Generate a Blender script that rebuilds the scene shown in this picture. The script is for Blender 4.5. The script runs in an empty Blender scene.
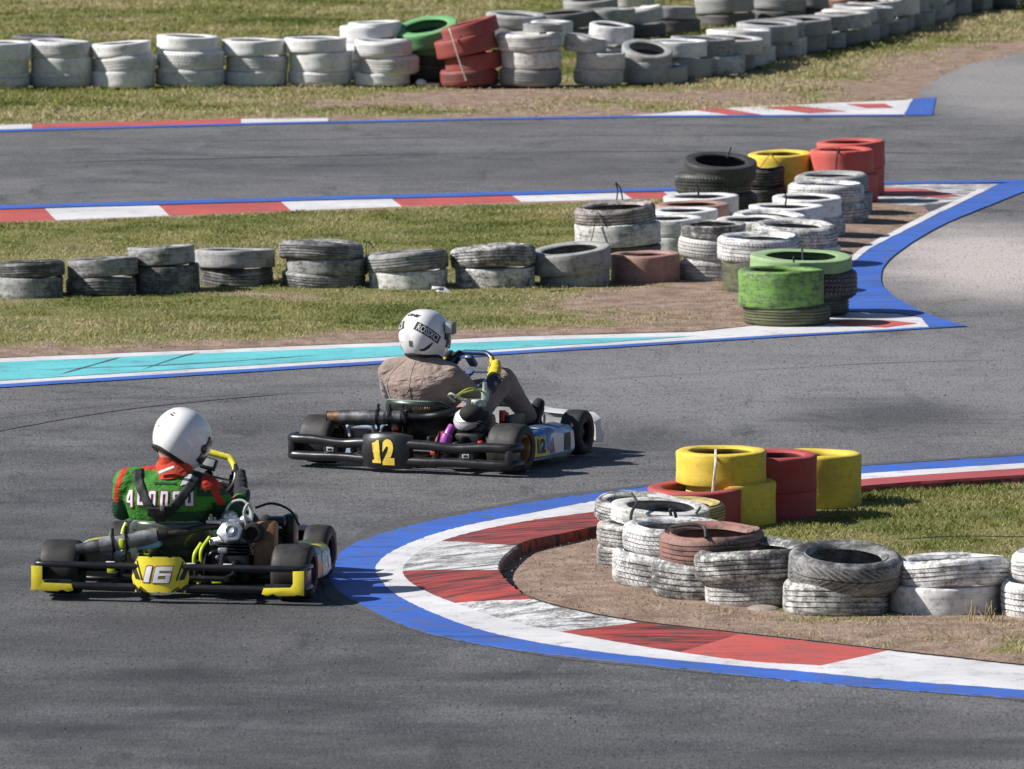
import bpy, bmesh, math, random
import numpy as np
from mathutils import Vector, Matrix, noise as mnoise
from mathutils.bvhtree import BVHTree

R = math.radians
scene = bpy.context.scene
COL = scene.collection
random.seed(7)
V = Vector

# ------------------------------------------------------------------ camera numbers
CAM_H, CAM_F, HORIZON = 5.85, 9800.0, -551.0
PITCH = math.atan((384.5 - HORIZON) / CAM_F)
CP, SP = math.cos(PITCH), math.sin(PITCH)

def ground(px, py, z=0.0):
    """Point of the level plane z that the photograph shows at pixel px, py."""
    u = (px - 512.0) / CAM_F
    v = -(py - 384.5) / CAM_F
    dz = -SP + v * CP
    dy = CP + v * SP
    t = (z - CAM_H) / dz
    return V((u * t, dy * t, z))

def ppm(py):
    """pixels per metre where the ground is seen at row py"""
    return (py - HORIZON) / CAM_H

# ------------------------------------------------------------------ objects
def tag(o, label=None, cat=None, group=None, kind=None):
    if label: o['label'] = label
    if cat: o['category'] = cat
    if group: o['group'] = group
    if kind: o['kind'] = kind
    return o

def empty(name, loc=(0, 0, 0), rz=0.0):
    o = bpy.data.objects.new(name, None)
    o.empty_display_size = 0.2
    COL.objects.link(o)
    o.location = loc
    o.rotation_euler = (0, 0, rz)
    return o

def catmull(pts, n=6, closed=False):
    pts = [V(p) for p in pts]
    out = []
    m = len(pts)
    segs = m if closed else m - 1
    for i in range(segs):
        p1, p2 = pts[i], pts[(i + 1) % m]
        p0 = pts[(i - 1) % m] if (closed or i > 0) else p1 * 2 - p2
        p3 = pts[(i + 2) % m] if (closed or i + 2 < m) else p2 * 2 - p1
        for k in range(n):
            t = k / n
            out.append(0.5 * ((2 * p1) + (p2 - p0) * t + (2 * p0 - 5 * p1 + 4 * p2 - p3) * t * t
                              + (3 * p1 - p0 - 3 * p2 + p3) * t ** 3))
    if not closed:
        out.append(pts[-1].copy())
    return out

class MB:
    """collects shapes; build() links them as ONE mesh object"""
    def __init__(self):
        self.v, self.f, self.m, self.uv = [], [], [], []

    def add(self, verts, faces, mat=0, M=None, uvs=None):
        b = len(self.v)
        for p in verts:
            p = V(p)
            self.v.append(M @ p if M is not None else p)
        for i, f in enumerate(faces):
            self.f.append([b + k for k in f])
            self.m.append(mat)
            self.uv.append(uvs[i] if uvs else None)
        return self

    def from_bm(self, bm, mat=0, M=None):
        bm.verts.index_update()
        self.add([v.co.copy() for v in bm.verts], [[v.index for v in f.verts] for f in bm.faces], mat, M)
        bm.free()
        return self

    def box(self, c, s, mat=0, bevel=0.0, rot=None, seg=2):
        bm = bmesh.new()
        bmesh.ops.create_cube(bm, size=1.0)
        for v in bm.verts:
            v.co = V((v.co.x * s[0], v.co.y * s[1], v.co.z * s[2]))
        if bevel > 0:
            bmesh.ops.bevel(bm, geom=bm.edges[:], offset=bevel, segments=seg, profile=0.5, affect='EDGES')
        M = Matrix.Translation(c)
        if rot: M = M @ Matrix.Rotation(rot[2], 4, 'Z') @ Matrix.Rotation(rot[1], 4, 'Y') @ Matrix.Rotation(rot[0], 4, 'X')
        return self.from_bm(bm, mat, M)

    def ball(self, c, r, mat=0, seg=16, rings=10, M=None):
        if not hasattr(r, '__len__'): r = (r, r, r)
        vs, fs = [], []
        vs.append((0, 0, -r[2]))
        for j in range(1, rings):
            a = -math.pi / 2 + math.pi * j / rings
            for i in range(seg):
                b = 2 * math.pi * i / seg
                vs.append((r[0] * math.cos(a) * math.cos(b), r[1] * math.cos(a) * math.sin(b), r[2] * math.sin(a)))
        vs.append((0, 0, r[2]))
        for i in range(seg):
            fs.append([0, 1 + (i + 1) % seg, 1 + i])
        for j in range(rings - 2):
            for i in range(seg):
                a = 1 + j * seg
                fs.append([a + i, a + (i + 1) % seg, a + seg + (i + 1) % seg, a + seg + i])
        t = len(vs) - 1
        a = 1 + (rings - 2) * seg
        for i in range(seg):
            fs.append([a + i, a + (i + 1) % seg, t])
        T = Matrix.Translation(c)
        return self.add(vs, fs, mat, T if M is None else T @ M)

    def loft(self, secs, mat=0, closed=True, cap=True, loop=False):
        """secs: rings with equal numbers of points"""
        n = len(secs[0])
        vs = [p for s in secs for p in s]
        fs = []
        m = len(secs)
        for j in range(m if loop else m - 1):
            for i in range(n if closed else n - 1):
                a, b = j * n, ((j + 1) % m) * n
                fs.append([a + i, a + (i + 1) % n, b + (i + 1) % n, b + i])
        if cap and closed and not loop:
            fs.append(list(range(n))[::-1])
            fs.append([(m - 1) * n + i for i in range(n)])
        return self.add(vs, fs, mat)

    def tube(self, path, r, mat=0, seg=10, closed=False, flat=None):
        path = [V(p) for p in path]
        n = len(path)
        rr = r if hasattr(r, '__len__') else [r] * n
        secs = []
        up = None
        for i, p in enumerate(path):
            a = path[(i - 1) % n] if (closed or i > 0) else p
            b = path[(i + 1) % n] if (closed or i < n - 1) else p
            t = (b - a).normalized()
            if up is None:
                up = V((0, 0, 1)) if abs(t.z) < 0.9 else V((0, 1, 0))
            x = t.cross(up).normalized()
            up = x.cross(t).normalized()
            fx, fy = flat if flat else (1, 1)
            secs.append([p + x * math.cos(2 * math.pi * k / seg) * rr[i] * fx + up * math.sin(2 * math.pi * k / seg) * rr[i] * fy
                         for k in range(seg)])
        return self.loft(secs, mat, True, not closed, closed)

    def cyl(self, p0, p1, r0, r1=None, mat=0, seg=20):
        return self.tube([p0, p1], [r0, r0 if r1 is None else r1], mat, seg)

    def lathe(self, prof, mat=0, seg=32, M=None, closed=False):
        """profile of (radius, height) round Z"""
        vs, fs = [], []
        n = len(prof)
        for k in range(seg):
            a = 2 * math.pi * k / seg
            for (r, z) in prof:
                vs.append((r * math.cos(a), r * math.sin(a), z))
        for k in range(seg):
            k2 = (k + 1) % seg
            for j in range(n if closed else n - 1):
                j2 = (j + 1) % n
                fs.append([k * n + j, k2 * n + j, k2 * n + j2, k * n + j2])
        return self.add(vs, fs, mat, M)

    def prism(self, pts, depth, mat=0, M=None, bevel=0.0):
        """outline in XY thickened along Z (0..depth)"""
        bm = bmesh.new()
        vs = [bm.verts.new((x, y, 0)) for x, y in pts]
        f = bm.faces.new(vs)
        r = bmesh.ops.extrude_face_region(bm, geom=[f])
        for e in r['geom']:
            if isinstance(e, bmesh.types.BMVert): e.co.z += depth
        bmesh.ops.recalc_face_normals(bm, faces=bm.faces[:])
        if bevel > 0:
            bmesh.ops.bevel(bm, geom=[e for e in bm.edges], offset=bevel, segments=2, profile=0.5, affect='EDGES')
        return self.from_bm(bm, mat, M)

    def mesh(self, name, mats, smooth=True, angle=40):
        me = bpy.data.meshes.new(name)
        me.from_pydata([tuple(p) for p in self.v], [], self.f)
        for m in (mats if isinstance(mats, (list, tuple)) else [mats]):
            me.materials.append(m)
        me.polygons.foreach_set('material_index', self.m)
        if any(u is not None for u in self.uv):
            lay = me.uv_layers.new(name='UVMap')
            k = 0
            for fi, f in enumerate(self.f):
                for j in range(len(f)):
                    if self.uv[fi] is not None: lay.data[k].uv = self.uv[fi][j]
                    k += 1
        if smooth:
            me.polygons.foreach_set('use_smooth', [True] * len(me.polygons))
            me.set_sharp_from_angle(angle=R(angle))
        me.update()
        return me

    def build(self, name, mats, parent=None, smooth=True, angle=40, loc=None, fix=True):
        me = self.mesh(name, mats, smooth, angle)
        if fix:
            bm = bmesh.new(); bm.from_mesh(me)
            bmesh.ops.recalc_face_normals(bm, faces=bm.faces[:])
            bm.to_mesh(me); bm.free()
        o = bpy.data.objects.new(name, me)
        COL.objects.link(o)
        if parent is not None: o.parent = parent
        if loc is not None: o.location = loc
        return o

def text_shape(body, size, bold=0.0, shear=0.0, sub=0):
    """flat letters in the XY plane, centred: (verts, faces)"""
    cu = bpy.data.curves.new('lettering', 'FONT')
    cu.body, cu.size, cu.shear, cu.offset = body, size, shear, bold
    cu.align_x, cu.align_y = 'CENTER', 'CENTER'
    cu.resolution_u = 3
    o = bpy.data.objects.new('lettering', cu)
    COL.objects.link(o)
    dg = bpy.context.evaluated_depsgraph_get()
    me = bpy.data.meshes.new_from_object(o.evaluated_get(dg))
    bpy.data.objects.remove(o)
    bm = bmesh.new(); bm.from_mesh(me)
    bpy.data.meshes.remove(me)
    bmesh.ops.triangulate(bm, faces=bm.faces[:])
    for _ in range(sub):
        bmesh.ops.subdivide_edges(bm, edges=[e for e in bm.edges if e.calc_length() > size * 0.12], cuts=1)
        bmesh.ops.triangulate(bm, faces=bm.faces[:])
    bm.verts.index_update()
    vs = [v.co.copy() for v in bm.verts]
    fs = [[v.index for v in f.verts] for f in bm.faces]
    bm.free()
    if vs:
        cx = (min(v.x for v in vs) + max(v.x for v in vs)) / 2
        cy = (min(v.y for v in vs) + max(v.y for v in vs)) / 2
        vs = [V((v.x - cx, v.y - cy, 0)) for v in vs]
    return vs, fs

def poly_shape(pts, cell=0.02):
    """flat outline cut into small triangles so that it can follow a curved surface"""
    bm = bmesh.new()
    bm.faces.new([bm.verts.new((x, y, 0)) for x, y in pts])
    bmesh.ops.triangulate(bm, faces=bm.faces[:])
    for _ in range(6):
        es = [e for e in bm.edges if e.calc_length() > cell]
        if not es: break
        bmesh.ops.subdivide_edges(bm, edges=es, cuts=1)
        bmesh.ops.triangulate(bm, faces=bm.faces[:])
    bm.verts.index_update()
    vs = [v.co.copy() for v in bm.verts]
    fs = [[v.index for v in f.verts] for f in bm.faces]
    bm.free()
    return vs, fs

def drape(shape, bvh, O, U, W, D, off=0.003):
    """lay a flat shape on a surface: O + x U + y W, cast along D"""
    vs, fs = shape
    O, U, W, D = V(O), V(U).normalized(), V(W).normalized(), V(D).normalized()
    out, ok = [], []
    for p in vs:
        q = O + U * p.x + W * p.y
        hit, nrm, idx, d = bvh.ray_cast(q, D, 2.0)
        if hit is None:
            out.append(q); ok.append(False)
        else:
            if nrm.dot(D) > 0: nrm = -nrm
            out.append(hit + nrm * off); ok.append(True)
    fs = [f for f in fs if all(ok[i] for i in f)]
    return out, fs

def bvh_of(me):
    return BVHTree.FromPolygons([v.co.copy() for v in me.vertices], [list(p.vertices) for p in me.polygons])

def join_shapes(me, shapes):
    """append (verts, faces, material index) shapes to an existing mesh"""
    bm = bmesh.new(); bm.from_mesh(me)
    for vs, fs, mi in shapes:
        bv = [bm.verts.new(v) for v in vs]
        for f in fs:
            try:
                bf = bm.faces.new([bv[i] for i in f])
                bf.material_index = mi; bf.smooth = True
            except ValueError:
                pass
    bm.to_mesh(me); bm.free()

def voxel(mb, size, smooth=5, factor=0.5):
    """melt the shapes of mb into one continuous skin"""
    me = mb.mesh('melt', [], smooth=False)
    bm = bmesh.new(); bm.from_mesh(me)
    bmesh.ops.recalc_face_normals(bm, faces=bm.faces[:])
    bm.to_mesh(me); bm.free()
    o = bpy.data.objects.new('melt', me)
    COL.objects.link(o)
    r = o.modifiers.new('r', 'REMESH'); r.mode = 'VOXEL'; r.voxel_size = size; r.adaptivity = 0
    s = o.modifiers.new('s', 'SMOOTH'); s.iterations = smooth; s.factor = factor
    dg = bpy.context.evaluated_depsgraph_get()
    out = bpy.data.meshes.new_from_object(o.evaluated_get(dg))
    bpy.data.objects.remove(o); bpy.data.meshes.remove(me)
    out.polygons.foreach_set('use_smooth', [True] * len(out.polygons))
    return out

def link_mesh(name, me, mats, parent=None):
    me.name = name
    me.materials.clear()
    for m in (mats if isinstance(mats, (list, tuple)) else [mats]):
        me.materials.append(m)
    o = bpy.data.objects.new(name, me)
    COL.objects.link(o)
    if parent is not None: o.parent = parent
    return o

# ------------------------------------------------------------------ node helpers
class NT:
    def __init__(self, name):
        self.mat = bpy.data.materials.new(name)
        self.mat.use_nodes = True
        self.t = self.mat.node_tree
        self.b = self.t.nodes['Principled BSDF']
    def n(self, typ, **kw):
        nd = self.t.nodes.new(typ)
        for k, v in kw.items():
            setattr(nd, k, v)
        return nd
    def put(self, sock, val):
        if hasattr(val, 'is_output'):
            self.t.links.new(val, sock)
        else:
            sock.default_value = val
    def math(self, op, a, b=0.0, c=None, clamp=False):
        nd = self.n('ShaderNodeMath', operation=op, use_clamp=clamp)
        self.put(nd.inputs[0], a); self.put(nd.inputs[1], b)
        if c is not None: self.put(nd.inputs[2], c)
        return nd.outputs[0]
    def ramp(self, x, lo, hi, a=0.0, b=1.0):
        nd = self.n('ShaderNodeMapRange', interpolation_type='SMOOTHSTEP')
        self.put(nd.inputs[0], x); self.put(nd.inputs[1], lo); self.put(nd.inputs[2], hi)
        self.put(nd.inputs[3], a); self.put(nd.inputs[4], b)
        return nd.outputs[0]
    def mix(self, f, a, b, blend='MIX'):
        nd = self.n('ShaderNodeMix', data_type='RGBA', blend_type=blend)
        self.put(nd.inputs[0], f)
        self.put(nd.inputs[6], a if hasattr(a, 'is_output') else (*a[:3], 1))
        self.put(nd.inputs[7], b if hasattr(b, 'is_output') else (*b[:3], 1))
        return nd.outputs[2]
    def co(self, kind='Object', scale=(1, 1, 1), off=None):
        c = self.n('ShaderNodeTexCoord').outputs[kind]
        m = self.n('ShaderNodeMapping')
        self.t.links.new(c, m.inputs[0])
        m.inputs['Scale'].default_value = scale
        if off is not None: self.put(m.inputs['Location'], off)
        return m.outputs[0]
    def noise(self, vec, scale, detail=4, rough=0.55, dist=0.0):
        nd = self.n('ShaderNodeTexNoise')
        self.put(nd.inputs['Vector'], vec)
        nd.inputs['Scale'].default_value = scale
        nd.inputs['Detail'].default_value = detail
        nd.inputs['Roughness'].default_value = rough
        nd.inputs['Distortion'].default_value = dist
        return nd.outputs[0]
    def attr(self, name):
        nd = self.n('ShaderNodeAttribute'); nd.attribute_name = name
        return nd.outputs['Fac']
    def bump(self, h, strength=0.3, dist=0.01):
        nd = self.n('ShaderNodeBump')
        nd.inputs['Strength'].default_value = strength
        nd.inputs['Distance'].default_value = dist
        self.put(nd.inputs['Height'], h)
        self.t.links.new(nd.outputs[0], self.b.inputs['Normal'])
    def out(self, color=None, rough=None, metal=None, spec=None):
        if color is not None: self.put(self.b.inputs['Base Color'], color if hasattr(color, 'is_output') else (*color[:3], 1))
        if rough is not None: self.put(self.b.inputs['Roughness'], rough)
        if metal is not None: self.put(self.b.inputs['Metallic'], metal)
        if spec is not None: self.put(self.b.inputs['Specular IOR Level'], spec)
        return self.mat

def plain(name, col, rough=0.5, metal=0.0, var=0.15, scale=9.0, bump=0.0, bscale=60.0, coat=0.0, dirt=0.0):
    t = NT(name)
    vec = t.co('Object')
    nz = t.noise(vec, scale, 5, 0.6)
    c = t.mix(t.ramp(nz, 0.3, 0.7), [x * (1 - var) for x in col], [min(1, x * (1 + var)) for x in col])
    if dirt > 0:
        d = t.noise(vec, scale * 1.7, 6, 0.65)
        c = t.mix(t.ramp(d, 0.5, 0.75, 0, dirt), c, (0.05, 0.045, 0.04))
    rg = t.ramp(nz, 0.2, 0.8, max(0.02, rough - 0.08), min(1, rough + 0.1))
    if bump > 0: t.bump(t.noise(vec, bscale, 4, 0.6), bump, 0.004)
    if coat > 0:
        t.b.inputs['Coat Weight'].default_value = coat
        t.b.inputs['Coat Roughness'].default_value = 0.08
    return t.out(c, rg, metal)

def cloth(name, col, fold=0.5, stitch=None, var=0.12):
    """woven suit with creases"""
    t = NT(name)
    vec = t.co('Object')
    c = t.mix(t.ramp(t.noise(vec, 7, 4), 0.3, 0.7), [x * (1 - var) for x in col], [x * (1 + var) for x in col])
    c = t.mix(t.ramp(t.noise(vec, 220, 2), 0.35, 0.65, 0, 0.25), c, [x * 0.6 for x in col])
    w = t.noise(t.co('Object', (1, 1, 2.4)), 11, 3, 0.5, 1.2)
    h = t.math('ADD', t.math('MULTIPLY', w, 1.0), t.math('MULTIPLY', t.noise(vec, 300, 2), 0.03))
    t.bump(h, fold, 0.03)
    t.b.inputs['Sheen Weight'].default_value = 0.15
    return t.out(c, 0.75, 0, 0.3)

M = {}
M['black_plastic'] = plain('black moulded plastic', (0.014, 0.015, 0.018), 0.3, 0, 0.3, 7, 0.08, 90, dirt=0.25)
M['black_metal'] = plain('black painted tube', (0.012, 0.012, 0.014), 0.35, 0.2, 0.3, 12)
M['rubber'] = plain('kart slick rubber', (0.022, 0.021, 0.021), 0.62, 0, 0.35, 22, 0.25, 160, dirt=0.2)
M['aluminium'] = plain('cast aluminium', (0.50, 0.51, 0.52), 0.36, 0.85, 0.25, 30, 0.25, 120, dirt=0.45)
M['white_alu'] = plain('pale cylinder head', (0.72, 0.73, 0.74), 0.34, 0.3, 0.12, 20, 0.1, 80, dirt=0.3)
M['steel'] = plain('greyed exhaust steel', (0.20, 0.20, 0.205), 0.42, 0.8, 0.35, 18, 0.15, 60, dirt=0.4)
M['rust'] = plain('heat browned steel', (0.20, 0.115, 0.07), 0.5, 0.7, 0.4, 30, 0.2, 90, dirt=0.4)
M['bronze'] = plain('bronze wheel rim', (0.32, 0.17, 0.07), 0.42, 0.6, 0.2, 20, dirt=0.4)
M['dark_rim'] = plain('dark wheel rim', (0.03, 0.03, 0.033), 0.45, 0.6, 0.25, 20)
M['neon'] = plain('yellow green enamel', (0.56, 0.66, 0.02), 0.4, 0, 0.12, 14, coat=0.3, dirt=0.15)
M['plate_yellow'] = plain('yellow plastic', (0.80, 0.66, 0.035), 0.35, 0, 0.1, 9, coat=0.35, dirt=0.18)
M['yellow_tape'] = plain('yellow grip tape', (0.80, 0.72, 0.06), 0.55, 0, 0.1, 30, 0.2, 200)
M['glove_yellow'] = cloth('yellow glove cloth', (0.72, 0.53, 0.03), 0.35)
M['black_cloth'] = cloth('black cloth', (0.012, 0.013, 0.018), 0.5)
M['strap'] = plain('black webbing', (0.010, 0.011, 0.015), 0.7, 0, 0.2, 60, 0.3, 400)
M['red_metal'] = plain('red enamelled metal', (0.50, 0.035, 0.02), 0.35, 0.1, 0.2, 18, coat=0.3, dirt=0.2)
M['purple'] = plain('purple anodised pipe', (0.42, 0.10, 0.42), 0.35, 0.25, 0.2, 20, coat=0.2, dirt=0.15)
M['white_plastic'] = plain('white fairing plastic', (0.76, 0.75, 0.74), 0.35, 0, 0.06, 6, coat=0.3, dirt=0.2)
M['grey_plastic'] = plain('grey fairing plastic', (0.16, 0.165, 0.18), 0.4, 0, 0.15, 6, dirt=0.2)
M['brown_plastic'] = plain('brown fairing plastic', (0.22, 0.15, 0.125), 0.42, 0, 0.15, 6, coat=0.2, dirt=0.2)
M['tan_box'] = plain('copper brown box', (0.24, 0.125, 0.055), 0.5, 0.1, 0.3, 12, 0.2, 60, dirt=0.5)
M['blue_metal'] = plain('dark blue bar', (0.02, 0.055, 0.13), 0.4, 0.2, 0.25, 20, coat=0.2)
M['blue_paint'] = plain('blue sticker', (0.05, 0.16, 0.45), 0.35, 0, 0.15, 12, coat=0.3, dirt=0.15)
M['lightblue'] = plain('pale blue sticker', (0.36, 0.52, 0.74), 0.35, 0, 0.15, 12, coat=0.3, dirt=0.15)
M['pink'] = plain('faded red sticker', (0.55, 0.20, 0.20), 0.4, 0, 0.2, 12, dirt=0.15)
M['orange'] = plain('orange sticker', (0.65, 0.24, 0.05), 0.4, 0, 0.3, 25, dirt=0.15)
M['cyan'] = plain('pale cyan plastic', (0.24, 0.52, 0.62), 0.4, 0, 0.15, 12, dirt=0.15)
M['white_ink'] = plain('white print', (0.74, 0.74, 0.78), 0.45, 0, 0.05, 20)
M['black_ink'] = plain('black print', (0.015, 0.015, 0.02), 0.45, 0, 0.1, 20)
M['red_ink'] = plain('dark red print', (0.24, 0.03, 0.04), 0.45, 0, 0.1, 20)
M['num_yellow'] = plain('yellow number print', (0.85, 0.62, 0.08), 0.5, 0, 0.08, 20)
M['olive'] = plain('olive sticker', (0.11, 0.11, 0.06), 0.5, 0, 0.1, 20)
M['pale_green'] = plain('pale green metal', (0.42, 0.48, 0.42), 0.4, 0.4, 0.15, 30, dirt=0.3)
M['lime_hose'] = plain('lime fuel hose', (0.30, 0.38, 0.07), 0.3, 0, 0.15, 30, coat=0.3)
M['clear_hose'] = plain('pale fuel hose', (0.46, 0.48, 0.46), 0.25, 0, 0.15, 30, coat=0.4)
M['helmet_white'] = plain('white helmet shell', (0.80, 0.80, 0.81), 0.2, 0, 0.03, 5, coat=0.6)
M['visor'] = plain('dark visor', (0.015, 0.017, 0.022), 0.08, 0, 0.1, 5, coat=0.8)
M['padding'] = plain('black padding', (0.015, 0.015, 0.017), 0.85, 0, 0.2, 40, 0.3, 200)
M['screen'] = plain('grey display glass', (0.30, 0.33, 0.34), 0.15, 0, 0.1, 20, coat=0.5)
M['silver'] = plain('silver camera body', (0.50, 0.51, 0.53), 0.35, 0.3, 0.1, 20)
M['skin'] = plain('skin', (0.50, 0.27, 0.20), 0.5, 0, 0.1, 20, 0.1, 200)
M['red_cloth'] = cloth('red cloth', (0.52, 0.045, 0.018), 0.5)
M['green_cloth'] = cloth('green cloth', (0.045, 0.22, 0.022), 0.55)
M['darkgreen_cloth'] = cloth('dark green cloth', (0.012, 0.055, 0.022), 0.5)
M['brown_cloth'] = cloth('brown cloth', (0.315, 0.24, 0.21), 0.8)
M['muffler'] = plain('grey muffler sleeve', (0.33, 0.33, 0.335), 0.45, 0.5, 0.25, 18, 0.15, 60, dirt=0.3)
M['dark_pipe'] = plain('dark exhaust pipe', (0.06, 0.058, 0.056), 0.5, 0.6, 0.3, 18, 0.15, 60)
M['navy_cloth'] = cloth('navy cloth', (0.025, 0.035, 0.055), 0.6)
M['seat_shell'] = plain('dark seat shell', (0.018, 0.022, 0.02), 0.35, 0, 0.3, 8, coat=0.3, dirt=0.3)
M['seat_grey'] = plain('green grey seat shell', (0.055, 0.07, 0.055), 0.3, 0, 0.35, 6, coat=0.4, dirt=0.3)
M['seat_edge'] = plain('pale green seat edge', (0.20, 0.32, 0.24), 0.5, 0, 0.2, 20)
M['seat_lip'] = plain('worn grey seat edge', (0.26, 0.29, 0.25), 0.4, 0, 0.3, 20, dirt=0.3)
M['tie'] = plain('dark tie strap', (0.03, 0.032, 0.036), 0.6, 0, 0.2, 40)
M['tie_white'] = plain('pale tie strap', (0.62, 0.60, 0.56), 0.6, 0, 0.2, 40)
M['tie_brown'] = plain('ochre tie rope', (0.30, 0.20, 0.05), 0.7, 0, 0.2, 40)
M['litter'] = plain('pale litter', (0.62, 0.62, 0.63), 0.6, 0, 0.15, 30, 0.2, 60)
M['stone'] = plain('flat grey brown stone', (0.26, 0.22, 0.19), 0.9, 0, 0.25, 20, 0.6, 40)
# ------------------------------------------------------------------ value noise for ground dressing
def vnoise(x, y, scale, seed=0):
    x = np.asarray(x, dtype=np.float64) * scale + seed * 17.31
    y = np.asarray(y, dtype=np.float64) * scale + seed * 9.77
    xi, yi = np.floor(x), np.floor(y)
    fx, fy = x - xi, y - yi
    fx = fx * fx * (3 - 2 * fx); fy = fy * fy * (3 - 2 * fy)
    def h(a, b):
        s = np.sin(a * 127.1 + b * 311.7 + seed * 74.7) * 43758.5453
        return s - np.floor(s)
    return (h(xi, yi) * (1 - fx) + h(xi + 1, yi) * fx) * (1 - fy) + (h(xi, yi + 1) * (1 - fx) + h(xi + 1, yi + 1) * fx) * fy

def fbm(x, y, scale, seed=0):
    return (vnoise(x, y, scale, seed) + 0.5 * vnoise(x, y, scale * 2.1, seed + 3) + 0.25 * vnoise(x, y, scale * 4.3, seed + 5)) / 1.75

def line_dist(x, y, pts):
    d = np.full(np.shape(x), 1e9)
    for (ax, ay), (bx, by) in zip(pts[:-1], pts[1:]):
        ux, uy = bx - ax, by - ay
        L = ux * ux + uy * uy + 1e-9
        t = np.clip(((x - ax) * ux + (y - ay) * uy) / L, 0, 1)
        d = np.minimum(d, np.hypot(x - ax - t * ux, y - ay - t * uy))
    return d

def inside(x, y, poly):
    c = np.zeros(np.shape(x), dtype=bool)
    n = len(poly)
    for i in range(n):
        x1, y1 = poly[i]; x2, y2 = poly[(i + 1) % n]
        if y1 == y2: continue
        cond = ((y1 > y) != (y2 > y)) & (x < (x2 - x1) * (y - y1) / (y2 - y1) + x1)
        c ^= cond
    return c

def g2(pts, z=0.0):
    return [tuple(ground(px, py, z).xy) for px, py in pts]

# ------------------------------------------------------------------ ground materials
def soil_material():
    t = NT('soil and thin grass')
    vec = t.co('Object')
    bare = t.attr('bare')
    big = t.noise(vec, 0.9, 5, 0.6)
    mid = t.noise(vec, 5.0, 5, 0.65)
    fine = t.noise(vec, 45.0, 4, 0.7)
    soil = t.mix(t.ramp(mid, 0.3, 0.7), (0.22, 0.152, 0.118), (0.40, 0.295, 0.235))
    soil = t.mix(t.ramp(fine, 0.55, 0.75, 0, 0.6), soil, (0.50, 0.40, 0.32))
    soil = t.mix(t.ramp(fine, 0.42, 0.28, 0, 0.7), soil, (0.075, 0.053, 0.042))
    turf = t.mix(t.ramp(big, 0.35, 0.65), (0.13, 0.155, 0.05), (0.25, 0.24, 0.095))
    turf = t.mix(t.ramp(fine, 0.5, 0.7, 0, 0.6), turf, (0.05, 0.055, 0.018))
    m = t.ramp(t.math('ADD', bare, t.math('MULTIPLY', t.math('SUBTRACT', mid, 0.5), 0.9)), 0.35, 0.65)
    c = t.mix(m, turf, soil)
    t.bump(t.math('ADD', mid, t.math('MULTIPLY', fine, 0.5)), 0.9, 0.04)
    return t.out(c, 0.95, 0, 0.15)

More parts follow.
